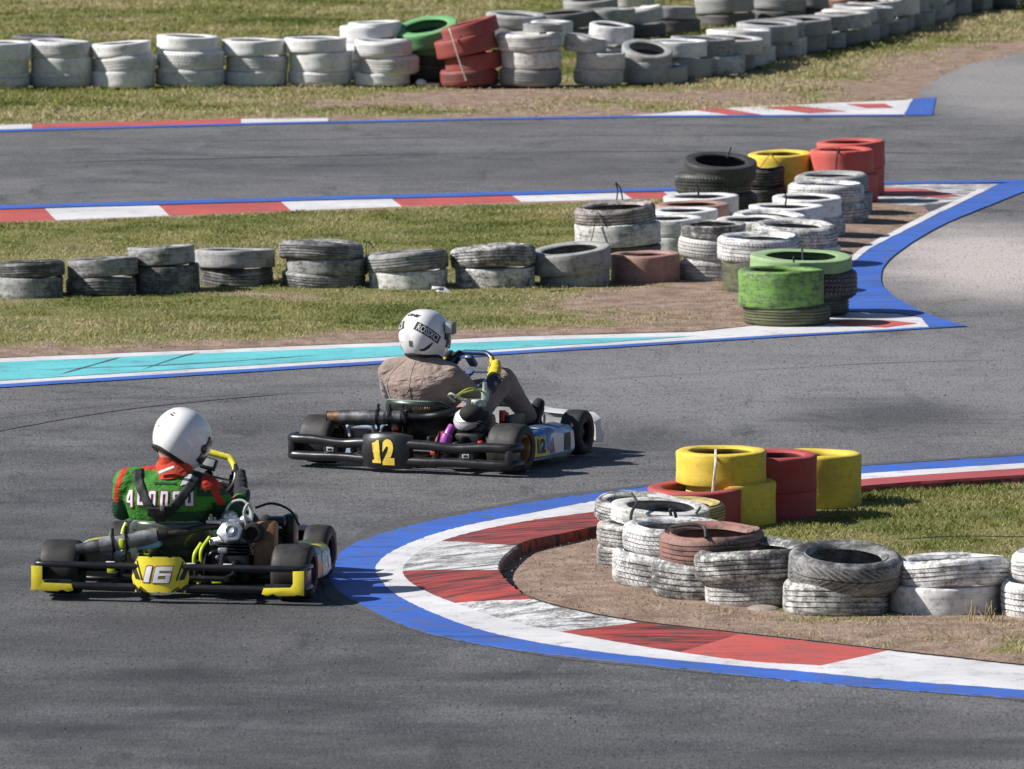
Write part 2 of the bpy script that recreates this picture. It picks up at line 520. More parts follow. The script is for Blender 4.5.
def asphalt_material():
    t = NT('worn asphalt')
    vec = t.co('Object')
    grain = t.noise(t.co('Object', (1, 0.22, 1)), 62, 2, 0.75)
    stone = t.noise(t.co('Object', (1, 0.25, 1)), 120, 2, 0.7)
    mid = t.noise(vec, 1.1, 5, 0.6)
    big = t.noise(vec, 0.22, 4, 0.55)
    streak = t.noise(t.co('Object', (0.45, 0.8, 1)), 1.3, 6, 0.66, 1.0)
    c = t.mix(t.ramp(mid, 0.3, 0.7), (0.104, 0.105, 0.113), (0.170, 0.169, 0.175))
    c = t.mix(t.ramp(big, 0.35, 0.65, 0, 0.5), c, (0.13, 0.127, 0.127))
    # rubber laid down along the line
    c = t.mix(t.ramp(streak, 0.5, 0.72, 0, 0.68), c, (0.055, 0.055, 0.062))
    smear = t.noise(t.co('Object', (1.1, 0.35, 1)), 1.5, 6, 0.68, 1.4)
    c = t.mix(t.ramp(smear, 0.53, 0.70, 0, 0.65), c, (0.050, 0.050, 0.056))
    c = t.mix(t.ramp(smear, 0.42, 0.26, 0, 0.35), c, (0.20, 0.195, 0.19))
    ce = ground(840, 375)
    dv = t.n('ShaderNodeVectorMath', operation='DISTANCE')
    mp = t.co('Object', (1 / 3.2, 1 / 4.5, 0), (-ce.x / 3.2, -ce.y / 4.5, 0))
    t.t.links.new(mp, dv.inputs[0]); dv.inputs[1].default_value = (0, 0, 0)
    dd = t.math('ADD', dv.outputs['Value'], t.math('MULTIPLY', t.math('SUBTRACT', smear, 0.5), 1.6))
    c = t.mix(t.ramp(dd, 0.1, 1.3, 0.75, 0.0), c, (0.235, 0.230, 0.242))
    fs1 = t.noise(t.co('Object', (0.30, 1.5, 1)), 5.0, 5, 0.7, 0.5)
    c = t.mix(t.ramp(fs1, 0.5, 0.70, 0, 0.26), c, (0.062, 0.063, 0.072))
    c = t.mix(t.ramp(fs1, 0.48, 0.32, 0, 0.16), c, (0.235, 0.232, 0.24))
    # older pale surface beside the hairpin
    ce = ground(1000, 262)
    dv = t.n('ShaderNodeVectorMath', operation='DISTANCE')
    mp = t.co('Object', (1, 1 / 3.2, 0), (-ce.x, -ce.y / 3.2, 0))
    t.t.links.new(mp, dv.inputs[0]); dv.inputs[1].default_value = (0, 0, 0)
    dd = t.math('ADD', dv.outputs['Value'], t.math('MULTIPLY', t.math('SUBTRACT', mid, 0.5), 1.2))
    c = t.mix(t.ramp(dd, 0.3, 1.5, 0.95, 0.0), c, (0.52, 0.465, 0.445))
    ce = ground(1010, 85)
    mp = t.co('Object', (1 / 1.2, 1 / 6.5, 0), (-ce.x / 1.2, -ce.y / 6.5, 0))
    dv = t.n('ShaderNodeVectorMath', operation='DISTANCE')
    t.t.links.new(mp, dv.inputs[0]); dv.inputs[1].default_value = (0, 0, 0)
    dd = t.math('ADD', dv.outputs['Value'], t.math('MULTIPLY', t.math('SUBTRACT', mid, 0.5), 0.9))
    c = t.mix(t.ramp(dd, 0.4, 1.1, 0.7, 0.0), c, (0.34, 0.32, 0.315))
    c = t.mix(t.ramp(grain, 0.54, 0.74, 0, 0.55), c, (0.29, 0.285, 0.285))
    c = t.mix(t.ramp(grain, 0.45, 0.3, 0, 0.75), c, (0.026, 0.026, 0.03))
    c = t.mix(t.ramp(stone, 0.6, 0.72, 0, 0.4), c, (0.22, 0.215, 0.21))
    # rubbered-in zones where karts brake and turn
    for (px, py, rx, ry, k) in ((150, 640, 2.6, 7.0, .62), (60, 520, 1.7, 6.0, .42), (560, 770, 3.6, 4.0, .6), (260, 440, 1.6, 3.0, .35), (400, 165, 6.0, 2.0, .35),
            (150, 676, .75, .5, .75), (60, 732, .9, .5, .7), (200, 718, .6, .3, .5), (320, 712, .9, .45, .65), (500, 676, .5, .35, .7), (890, 415, .9, 1.6, .8), (640, 440, .8, 1.2, .55), (960, 750, .9, .5, .5)):
        ce = ground(px, py)
        dv = t.n('ShaderNodeVectorMath', operation='DISTANCE')
        mp = t.co('Object', (1 / rx, 1 / ry, 0), (-ce.x / rx, -ce.y / ry, 0))
        t.t.links.new(mp, dv.inputs[0]); dv.inputs[1].default_value = (0, 0, 0)
        dd = t.math('ADD', dv.outputs['Value'], t.math('MULTIPLY', t.math('SUBTRACT', t.math('ADD', t.math('MULTIPLY', streak, 0.6), t.math('MULTIPLY', mid, 0.4)), 0.5), 2.6))
        c = t.mix(t.ramp(dd, 0.1, 1.15, k * .95, 0.0), c, t.mix(0.82, c, (0.022, 0.023, 0.028)))
    t.bump(t.math('ADD', grain, stone), 0.6, 0.006)
    return t.out(c, t.ramp(streak, 0.4, 0.7, 0.82, 0.62), 0, 0.35)

def paint(name, col, wear=0.2, rubber=0.2):
    t = NT(name)
    vec = t.co('Object')
    a = t.noise(vec, 6, 6, 0.7)
    b = t.noise(vec, 60, 3, 0.7)
    s = t.noise(t.co('Object', (0.5, 3.0, 1)), 3.2, 6, 0.7, 0.8)
    c = t.mix(t.ramp(t.noise(vec, 1.6, 4), 0.3, 0.7), [x * 0.88 for x in col], [min(1, x * 1.1) for x in col])
    hi, lo = 0.82 - 0.34 * wear, 0.62 - 0.34 * wear
    c = t.mix(t.ramp(t.math('ADD', t.math('MULTIPLY', a, 0.6), t.math('MULTIPLY', b, 0.4)), lo, hi, 0, min(1, 0.5 + wear)), c, (0.12, 0.115, 0.115))
    c = t.mix(t.ramp(s, 0.66 - 0.32 * rubber, 0.84 - 0.3 * rubber, 0, min(0.96, 0.25 + rubber * 1.1)), c, (0.028, 0.026, 0.028))
    t.bump(b, 0.4, 0.004)
    return t.out(c, 0.6, 0, 0.4)

G = {'soil': soil_material(), 'asphalt': asphalt_material(),
     'blue': paint('blue track paint', (0.042, 0.135, 0.54), 0.46, 0.42),
     'white': paint('white track paint', (0.66, 0.655, 0.675), 0.34, 0.24),
     'teal': paint('teal track paint', (0.14, 0.55, 0.60), 0.36, 0.34),
     'red': paint('red kerb paint', (0.52, 0.10, 0.085), 0.42, 0.36),
     'red_worn': paint('red kerb paint blackened by tyres', (0.42, 0.058, 0.046), 0.40, 0.78),
     'white_worn': paint('white kerb paint blackened by tyres', (0.68, 0.68, 0.69), 0.60, 0.58),
     'mark': plain('tyre rubber mark', (0.082, 0.081, 0.086), 0.8, 0, 0.3, 25),
     'red_dull': paint('dull red kerb paint', (0.40, 0.075, 0.078), 0.35, 0.35),
     'concrete': plain('kerb concrete side', (0.16, 0.10, 0.09), 0.9, 0, 0.4, 12, 0.5, 50)}

# ------------------------------------------------------------------ outlines taken on the ground
KERB = [  # outer blue edge, blue/white, white/blocks, inner edge
 ((1100,452),(1100,459),(1100,464),(1100,470)), ((1024,455.5),(1024,463),(1024,468),(1024,475)),
 ((863,466),(863,473.5),(863,479),(863,486)), ((760,475),(760,483),(758,490),(755,500)),
 ((675,484),(672,491.5),(670,500),(664,514)), ((601,492),(601,500),(598,511),(594,527)),
 ((531,502),(531,513),(535,519.5),(560,534)), ((461,514.5),(470,524.5),(480,530),(530,540)),
 ((408,526),(425,537),(441,541),(516,546)), ((355,543),(390,552.5),(417,553),(503,557)),
 ((331,563),(376,566),(403,568),(498,568)), ((329,578),(379,577),(408,580),(505,579)),
 ((340,592),(393,592),(428,592),(516,589)), ((361,604),(420,607),(455,603),(533,599.5)),
 ((408,626),(470,626.5),(505,619.5),(575,611)), ((470,642),(531,641),(560,631.5),(639,622.5)),
 ((560,655),(615,653.5),(660,649),(720,632)), ((680,668),(720,664),(748,661),(810,642)),
 ((762,677),(800,671),(820,665.5),(887,651)), ((871,687),(900,680.5),(920,674),(960,659)),
 ((1013,697.5),(1013,689),(1013,682),(1013,665)), ((1160,711),(1160,702.5),(1160,695),(1160,678))]
KH = [.07]*14 + [.055, .035, .022, .016, .014, .013, .013, .013]

def px_curve(k, n=6):
    return [(p.x, p.y) for p in catmull([(*s[k], 0) for s in KERB], n)]

I1 = [(-1000,257),(-500,243),(0,223.5),(170,217),(292,212),(405,207.5),(525,203),(640,200),(700,199),(780,197),(860,201),
      (900,206),(925,208),(930,215),(905,228),(868,246),(851,261),(845,282),(848,300),(842,312),(800,319),(760,326),(692,332.5),
      (600,335),(500,338),(400,343),(200,351),(0,359),(-500,385),(-1000,412)]
I2 = [(x, y) for x, y in px_curve(3)] + [(1160, 678), (1500, 700), (1500, 445)]
FAR = [(-2500,214),(-500,146),(0,130.5),(260,123.5),(480,118.7),(640,116),(740,115),(903,114.5),(931,114),(917,92),(945,75),(970,64),
       (1024,53),(1120,38),(1400,10)]
w_I1, w_I2, w_FAR = g2(I1), g2(I2), g2(FAR)

# ------------------------------------------------------------------ where the earth is bare
SPOTS = [  # pixel centre, radius across (m), radius away (m), strength
 (730,305,1.1,2.6,1.0), (800,300,0.9,1.5,0.8), (880,232,0.55,4.5,1.0), (860,262,0.5,3.0,0.9), (905,212,0.5,1.5,0.8),
 (545,572,0.62,2.6,1.1), (590,600,0.6,2.0,0.8), (720,622,0.9,0.9,0.85), (900,634,1.4,0.9,0.85), (760,612,0.5,0.6,0.5), (620,585,0.4,1.2,0.6),
 (500,97,1.5,2.0,0.75), (450,103,1.8,1.0,0.8), (690,97,1.4,1.5,0.8), (800,80,1.6,1.5,0.55), (870,86,1.2,2.0,0.7), (720,72,1.2,1.0,0.6),
 (600,105,2.0,1.0,0.7), (930,66,0.8,2.0,0.5), (20,305,0.5,0.6,0.5), (300,300,0.6,0.5,0.5), (620,300,0.5,0.5,0.5)]
W_SPOTS = [(*ground(a, b).xy, c, d, e) for a, b, c, d, e in SPOTS]
E_I1a, E_I1b = g2(I1[:9]), g2(I1[17:])
E_I2 = g2(px_curve(3))
E_FAR = w_FAR

def bare(x, y):
    b = np.zeros(np.shape(x))
    for cx, cy, rx, ry, s in W_SPOTS:
        d = ((x - cx) / rx) ** 2 + ((y - cy) / ry) ** 2
        b = np.maximum(b, s * np.exp(-d * 0.8))
    b = np.maximum(b, 0.85 * np.exp(-(line_dist(x, y, E_I1b) / 0.55) ** 2))
    b = np.maximum(b, 1.15 * np.exp(-(line_dist(x, y, E_I1a) / 0.22) ** 2))
    b = np.maximum(b, 0.80 * np.exp(-(line_dist(x, y, E_I2) / 0.32) ** 2))
    b = np.maximum(b, 0.95 * np.exp(-(line_dist(x, y, E_FAR) / 1.15) ** 2))
    b = b + (fbm(x, y, 1.3, 4) - 0.42) * 0.85 + (fbm(x, y, 5.0, 6) - 0.5) * 0.35
    return np.clip(b, 0, 1)

def set_bare(me):
    n = len(me.vertices)
    co = np.empty(n * 3); me.vertices.foreach_get('co', co); co = co.reshape(-1, 3)
    at = me.attributes.new('bare', 'FLOAT', 'POINT')
    at.data.foreach_set('value', bare(co[:, 0], co[:, 1]).astype(np.float32))
    return co

# ground: one sheet to the horizon, finer where it is seen
xs = [-2500, -600, -150, -50] + list(np.arange(-16, 16.01, 0.25)) + [50, 150, 600, 2500]
ys = [-600, -150, -40, 0, 25, 45, 60] + list(np.arange(68, 118, 0.3)) + [125, 150, 250, 700, 2600]
mb = MB()
nx = len(xs)
def rise(x, y):
    k = 1.0 if 70 < y < 117.5 and abs(x) < 15.9 else 0.0
    return -0.004 - k * 0.02 * float(fbm(np.array([x]), np.array([y]), 0.9, 2)[0])
mb.add([(x, y, rise(x, y)) for y in ys for x in xs],
       [[j * nx + i, j * nx + i + 1, (j + 1) * nx + i + 1, (j + 1) * nx + i] for j in range(len(ys) - 1) for i in range(nx - 1)])
o = mb.build('ground', G['soil']); set_bare(o.data); tag(o, kind='structure')

def sheet(mb, px, z, mat, cell=None, jit=0.0, world=False):
    pts = px if world else g2(px, z)
    vs, fs = poly_shape(pts, cell or 99)
    if jit:
        vs = [V((v.x + jit * (mnoise.noise(v * 3.1 + V((0, 0, 5)))), v.y + 3 * jit * mnoise.noise(v * 2.3), 0)) for v in vs]
    mb.add([(v.x, v.y, z) for v in vs], fs, mat)

# asphalt
mb = MB()
pts = w_FAR + [(60, w_FAR[-1][1]), (60, 15), (-60, 15), (-60, w_FAR[0][1])]
sheet(mb, pts, 0.004, 0, world=True)
tag(mb.build('track', G['asphalt']), kind='structure')

# turf islands
def turf_z(x, y, ed):
    return 0.0095 + np.clip(ed / 0.5, 0, 1) * (0.004 + 0.018 * fbm(x, y, 2.2, 8))
def island(name, poly, cell):
    vs, fs = poly_shape(poly, cell)
    mb = MB().add([(v.x, v.y, 0) for v in vs], fs)
    o = mb.build(name, G['soil'])
    co = set_bare(o.data)
    ed = line_dist(co[:, 0], co[:, 1], poly + poly[:1])
    z = turf_z(co[:, 0], co[:, 1], ed)
    co[:, 2] = z
    o.data.vertices.foreach_set('co', co.reshape(-1)); o.data.update()
    tag(o, kind='structure')
island('ground', w_I1, 0.22)
island('ground', w_I2, 0.14)

# raised kerb round the near hairpin
def build_kerb():
    n = 14
    cur = [px_curve(k, n) for k in range(4)]
    m = len(cur[0])
    hh = [KH[min(len(KH) - 1, i // n)] * (1 - (i % n) / n) + KH[min(len(KH) - 1, i // n + 1)] * ((i % n) / n) for i in range(m)]
    mb = MB()
    def row(i):
        a = ground(*cur[0][i], 0.008); b = ground(*cur[1][i], 0.010); c = ground(*cur[2][i], 0.016)
        d = ground(*cur[3][i], hh[i])
        b.y += 0.030 * mnoise.noise(V((i * 0.8, 2, 4))); b.x += 0.012 * mnoise.noise(V((i * 0.8, 7, 4)))
        c.y += 0.022 * mnoise.noise(V((i * 0.9, 5, 3))); c.x += 0.008 * mnoise.noise(V((i * 0.9, 9, 3)))
        w = 0.012 * mnoise.noise(V((i * 0.45, 3, 1)))
        d.x += w; d.y += w * 2
        a.y += 0.05 * mnoise.noise(V((i * 0.6, 1, 9)))
        a0 = a.copy(); a0.z = -.002; a0.y += 0.004 * (1 if i < m / 2 else -1)
        r = [a0, a, b, c]
        for k in range(1, 4):
            q = c.lerp(d, k / 4); q.z = c.z + (d.z - c.z) * (k / 4) ** 0.8
            r.append(q)
        e = d.copy(); e.z += 0.002; r.append(e)
        inn = (d - c); inn.z = 0; inn.normalize()
        f = d + inn * 0.012; f.z = d.z - 0.012; r.append(f)
        g_ = d + inn * (0.016 + 0.01 * mnoise.noise(V((i * 0.9, 8, 2)))); g_.z = -0.02; r.append(g_)
        return r
    rows = [row(i) for i in range(m)]
    k = len(rows[0])
    vs = [p for r in rows for p in r]
    for i in range(m - 1):
        s = i / n
        if s < 3.2: blk = 6
        elif s < 4: blk = 3
        elif s < 8: blk = 3
        elif s < 10.2: blk = 4
        elif s < 13: blk = 3
        elif s < 15: blk = 4
        elif s < 16.2: blk = 3
        elif s < 18: blk = 2
        else: blk = 1
        mats = [0, 0, 1] + [blk] * 5 + [5 if blk not in (2, 3, 6) else 3]
        for j in range(k - 1):
            a = i * k + j
            mb.add([vs[a], vs[a + k], vs[a + k + 1], vs[a + 1]], [[0, 1, 2, 3]], mats[j])
    me = mb.mesh('kerb', [G['blue'], G['white'], G['red'], G['red_worn'], G['white_worn'], G['concrete'], G['red_dull']], smooth=False)
    bm = bmesh.new(); bm.from_mesh(me)
    bmesh.ops.remove_doubles(bm, verts=bm.verts[:], dist=0.0005)
    bmesh.ops.recalc_face_normals(bm, faces=bm.faces[:])
    bm.to_mesh(me); bm.free()
    o = bpy.data.objects.new('kerb', me); COL.objects.link(o)
    tag(o, kind='structure')
build_kerb()

# painted edge of the turf between the two tracks
mats = [G['blue'], G['white'], G['teal'], G['red'], G['white_worn']]
mb = MB()
W_TOP = [(-1000,410),(-500,384),(0,358),(200,350),(400,342),(500,337),(600,334.3),(692,331.8),(745,326.5),(790,319),(838,310.5)]
W_BOT = [(929,327),(920,327.2),(776,335),(500,351.6),(400,359.5),(0,384),(-500,409),(-1000,437)]
sheet(mb, W_TOP + [(897,312),(921,317)] + W_BOT, 0.0070, 1, 0.5, 0.008)
sheet(mb, [(-1000,416),(-500,389),(0,362),(200,353.5),(400,345.5),(500,341),(600,338),(692,336),(600,342.5),(500,348.8),(400,355.8),(0,380.3),(-500,405),(-1000,432)],
      0.0100, 2, 0.5, 0.008)
sheet(mb, W_BOT[::-1] + [(935,326.2),(968,326),(920,328.8),(776,337.2),(500,354.4),(400,362.3),(0,387.3),(-500,412.5),(-1000,441)][0:], 0.0100, 0, 0.5, 0.006)
sheet(mb, [(824,321.5),(850,319),(890,320.3),(918,323),(885,327),(845,325.5)], 0.0100, 3, 0.4, 0.006)
def sm(p, n=5): return [(q.x, q.y) for q in catmull([(*a, 0) for a in p], n)]
B_OUT = [(968,326),(940,318),(917,309),(892,294),(881,280),(890,259),(936,228),(995,203),(1024,191.5),(1090,168)]
B_IN = [(1090,164),(1024,180),(999,184),(985,190.5),(968,199),(940,212.5),(905,230),(870,248),(853,262),(847,281),(846,299),(841,311),(897,312.6),(921,317),(929,327)]
sheet(mb, sm(B_OUT) + sm(B_IN[:11]) + B_IN[11:], 0.0125, 0, 0.5, 0.006)
sheet(mb, [(985,190.5),(968,199),(940,212.5),(905,230),(870,248),(853,262),(846,281),(840,281),(846,261),(863,246.5),(898,228.5),(933,211),(962,197.5),(978,188.5)], 0.0150, 1, 0.4, 0.012)
sheet(mb, [(860,199),(886,183.5),(999,184),(985,190.5),(968,199),(937,204),(905,206.5),(873,208)], 0.0070, 4, 0.5, 0.01)
sheet(mb, [(880,187.5),(925,189),(959,195.3),(940,197.6),(905,195.5),(876,195)], 0.0100, 3, 0.4, 0.006)
# upper edge: blue line and red and white blocks
TOPU = [(-1000,235),(-500,219.5),(0,205.3),(350,195.5),(700,187),(886,181.5),(1024,179.5),(1090,179)]
TOPL = [(-1000,239),(-500,223.3),(0,208.8),(350,199),(700,190),(886,184),(1024,182),(1090,181.5)]
sheet(mb, TOPU + TOPL[::-1], 0.0135, 0, 0.6, 0.006)
def yl(pl, x):
    for (a, b), (c, d) in zip(pl[:-1], pl[1:]):
        if a <= x <= c: return b + (d - b) * (x - a) / (c - a)
    return pl[-1][1]
BLOW = [(-1000,259),(-500,244.5),(0,225),(170,218.3),(292,213.3),(405,208.8),(525,204.3),(640,201),(700,200),(880,190)]
xb = [-700,-520,-330,-170,-60,58,172,294,405,525,636,676,760]
for i in range(len(xb) - 1):
    a, b = xb[i], xb[i + 1]
    c = 3 if i % 2 == 0 else 1
    s = 14
    sheet(mb, [(a - s, yl(TOPL, a - s)), (b - s, yl(TOPL, b - s)), (b, yl(BLOW, b)), (a, yl(BLOW, a))], 0.0070, c, 0.5, 0.006)
tag(mb.build('kerb', mats, smooth=False, fix=False), kind='structure')

# painted edge of the far track
mb = MB()
FU = [(-1000,163.5),(-500,146.5),(0,129.3),(260,122.5),(480,118),(640,115.4),(903,114.2)]
FL = [(-1000,166),(-500,149),(0,131.5),(260,124.3),(480,119.8),(640,117),(903,115.6)]
sheet(mb, FU + FL[::-1], 0.0100, 0, 0.6, 0.01)
for a, b, c in [(-420,-200,3),(-200,-60,1),(-60,32,1),(32,241,3),(241,328,1)]:
    ta, tb = yl(FU, a), yl(FU, b)
    ka = 4.6 if a < 200 else 4.0
    sheet(mb, [(a, ta - ka), (b, tb - (3.2 if b > 300 else 4.4)), (b, tb), (a, ta)], 0.0070, c, 0.6, 0.012)
sheet(mb, [(625,116),(680,111.5),(740,107.3),(820,103.5),(906,100),(913,98.5),(904,114.8),(740,115.2)], 0.0070, 1, 0.6, 0.01)
for q in ([(693,109.4),(723,108),(762,114.6),(728,114.4)], [(762,107),(795,105.5),(846,111),(809,113)], [(845,103.8),(885,103.6),(894,107.4),(866,107.8)]):
    sheet(mb, q, 0.0100, 3, 0.5, 0.006)
sheet(mb, [(904,115),(913,98.5),(936,97),(932,115.2)], 0.0100, 0, 0.5, 0.006)
tag(mb.build('kerb', mats, smooth=False, fix=False), kind='structure')

# rubber lines and cracks lying on the asphalt
mb = MB()
def mark(px, w, z=0.0075):
    c = [V((*ground(p.x, p.y).xy, 0)) for p in catmull([(*p, 0) for p in px], 10)]
    l, r = [], []
    for i, p in enumerate(c):
        t = (c[min(i + 1, len(c) - 1)] - c[max(i - 1, 0)]).normalized()
        nn = V((-t.y, t.x, 0))
        k = w * (0.35 + 0.65 * abs(mnoise.noise(p * 1.3 + V((0, 0, w * 90)))) * 2) * min(1, i / 4, (len(c) - 1 - i) / 4 + 0.02)
        l.append(p + nn * k); r.append(p - nn * k)
    vs = [(p.x, p.y, z) for p in l] + [(p.x, p.y, z) for p in r]
    m = len(c)
    mb.add(vs, [[i, i + 1, m + i + 1, m + i] for i in range(m - 1)], 0)
for px, w in [([(-40,440),(30,426),(120,411),(220,400),(300,394)], .020), ([(-40,424),(90,408),(230,396),(380,392)], .010),
              ([(560,383),(720,373),(880,364),(1040,360)], .010),
              ([(0,165),(300,157),(640,152),(1030,155)], .026), ([(-20,148),(260,141),(600,136),(900,137)], .018)]:
    mark(px, w)
for px, w, z in [
              ([(60,376),(95,366),(120,359)], .014, .0125), ([(140,372),(175,360),(200,353.5)], .012, .0125), ([(20,372),(180,366),(330,356)], .02, .0125)]:
    mark(px, w, z)
# dirt gathered along the outer edge of the near kerb
oc = [V((*ground(px, py).xy, 0)) for px, py in px_curve(0, 14)]
cen = ground(720, 590)
l, r_ = [], []
for i, p in enumerate(oc):
    t_ = (oc[min(i + 1, len(oc) - 1)] - oc[max(i - 1, 0)]).normalized()
    nn = V((-t_.y, t_.x, 0))
    if nn.dot(V((p.x - cen.x, p.y - cen.y, 0))) < 0: nn = -nn
    k = .05 + .10 * max(0, mnoise.noise(p * 1.1 + V((3, 0, 0))) + .35)
    l.append(p + nn * k); r_.append(p - nn * .03)
m_ = len(oc)
mb.add([(p.x, p.y, .0062) for p in l] + [(p.x, p.y, .0062) for p in r_], [[i, i + 1, m_ + i + 1, m_ + i] for i in range(m_ - 1)], 0)
tag(mb.build('tyre_marks', G['mark'], smooth=False, fix=False), kind='structure')
# ------------------------------------------------------------------ tyres
def tyre_material(kind):
    """painted tyre; paint colour from the object's colour, wear from its alpha"""
    t = NT('painted tyre, ' + kind)
    oi = t.n('ShaderNodeObjectInfo')
    col, wear, rnd = oi.outputs['Color'], oi.outputs['Alpha'], oi.outputs['Random']
    uv = t.n('ShaderNodeUVMap').outputs[0]
    sp = t.n('ShaderNodeSeparateXYZ'); t.t.links.new(uv, sp.inputs[0])
    u, v = sp.outputs[0], sp.outputs[1]
    shift = t.n('ShaderNodeCombineXYZ')
    for k, f in enumerate((31.0, 17.0, 53.0)):
        t.put(shift.inputs[k], t.math('MULTIPLY', rnd, f))
    vec = t.co('Object', (1, 1, 1), shift.outputs[0])
    big = t.noise(vec, 5.5, 5, 0.62)
    mid = t.noise(vec, 22, 6, 0.72)
    fine = t.noise(vec, 90, 4, 0.7)
    flow = t.noise(t.co('Object', (0.8, 0.8, 6), shift.outputs[0]), 9, 6, 0.7)
    # tread pattern
    tread = t.math('MULTIPLY', t.math('GREATER_THAN', v, 0.36), t.math('LESS_THAN', v, 0.64))
    groove = 0.0
    vc = t.math('SUBTRACT', v, 0.5)
    if kind == 'block':
        rib = t.math('FLOOR', t.math('MULTIPLY', v, 22.0))
        ph = t.math('ADD', t.math('MULTIPLY', u, 58.0), t.math('ADD', t.math('MULTIPLY', rib, 0.37), t.math('MULTIPLY', v, 9.0)))
        groove = t.math('LESS_THAN', t.math('FRACT', ph), 0.24)
    elif kind == 'chevron':
        ph = t.math('ADD', t.math('MULTIPLY', u, 40.0), t.math('MULTIPLY', t.math('ABSOLUTE', vc), 17.0))
        groove = t.math('LESS_THAN', t.math('FRACT', ph), 0.26)
    elif kind == 'edge':
        ph = t.math('ADD', t.math('MULTIPLY', u, 64.0), t.math('MULTIPLY', vc, 5.0))
        groove = t.math('MULTIPLY', t.math('LESS_THAN', t.math('FRACT', ph), 0.3), t.math('GREATER_THAN', t.math('ABSOLUTE', vc), 0.07))
    elif kind == 'rib':
        ph = t.math('ADD', t.math('MULTIPLY', u, 90.0), t.math('MULTIPLY', vc, 14.0))
        groove = t.math('MULTIPLY', t.math('LESS_THAN', t.math('FRACT', ph), 0.2), 0.5)
    g = t.math('MULTIPLY', groove, tread) if kind != 'slick' else 0.0
    # how much of the paint is gone
    lack = t.math('ADD', t.math('ADD', t.math('MULTIPLY', big, 0.32), t.math('MULTIPLY', fine, 0.22)), t.math('ADD', t.math('MULTIPLY', mid, 0.28), t.math('MULTIPLY', flow, 0.28)))
    thr = t.math('SUBTRACT', 0.86, t.math('MULTIPLY', wear, 0.5))
    gone = t.ramp(lack, t.math('SUBTRACT', thr, 0.09), t.math('ADD', thr, 0.08), 0, 0.94)
    # tread edges rub through first
    gone = t.math('MAXIMUM', gone, t.math('MULTIPLY', t.math('MULTIPLY', t.ramp(mid, 0.5, 0.62), wear), 0.8))
    inner = t.ramp(v, 0.02, 0.09, 0.85, 0)
    inner2 = t.ramp(v, 0.93, 0.985, 0, 0.85)
    gone = t.math('MAXIMUM', gone, t.math('MAXIMUM', inner, inner2))
    if kind != 'slick':
        gone = t.math('MAXIMUM', gone, t.math('MULTIPLY', g, t.math('ADD', 0.68 if kind == 'chevron' else 0.42, t.math('MULTIPLY', t.ramp(big, 0.35, 0.65), 0.52))))
    # grime on the paint
    dirty = t.mix(t.ramp(big, 0.3, 0.7, 0.0, 0.22), col, (0.30, 0.265, 0.225))
    dirty = t.mix(t.ramp(fine, 0.5, 0.75, 0, 0.4), dirty, t.mix(0.6, col, (0.16, 0.145, 0.125)))
    dirty = t.mix(t.ramp(flow, 0.48, 0.68, 0, t.math('ADD', 0.2, t.math('MULTIPLY', wear, 0.9))), dirty, t.mix(0.5, col, (0.12, 0.115, 0.11)))
    rub = t.mix(t.ramp(mid, 0.35, 0.65), (0.020, 0.021, 0.023), (0.060, 0.060, 0.062))
    rub = t.mix(t.ramp(fine, 0.6, 0.75, 0, 0.5), rub, (0.17, 0.16, 0.145))
    c = t.mix(gone, dirty, rub)
    if kind != 'slick':   # pale dust caught in the tread of bare rubber
        c = t.mix(t.math('MULTIPLY', t.math('MULTIPLY', g, gone), t.ramp(mid, 0.3, 0.6, 0.1, 0.75)), c, (0.36, 0.35, 0.33))
    h = t.math('ADD', t.math('MULTIPLY', t.math('SUBTRACT', 1.0, g), 1.0), t.math('MULTIPLY', mid, 0.35))
    t.bump(h, 0.55, 0.006)
    return t.out(c, t.math('SUBTRACT', 0.68, t.math('MULTIPLY', gone, 0.14)), 0, 0.4)

TM = {k: tyre_material(k) for k in ('block', 'chevron', 'edge', 'rib', 'slick')}

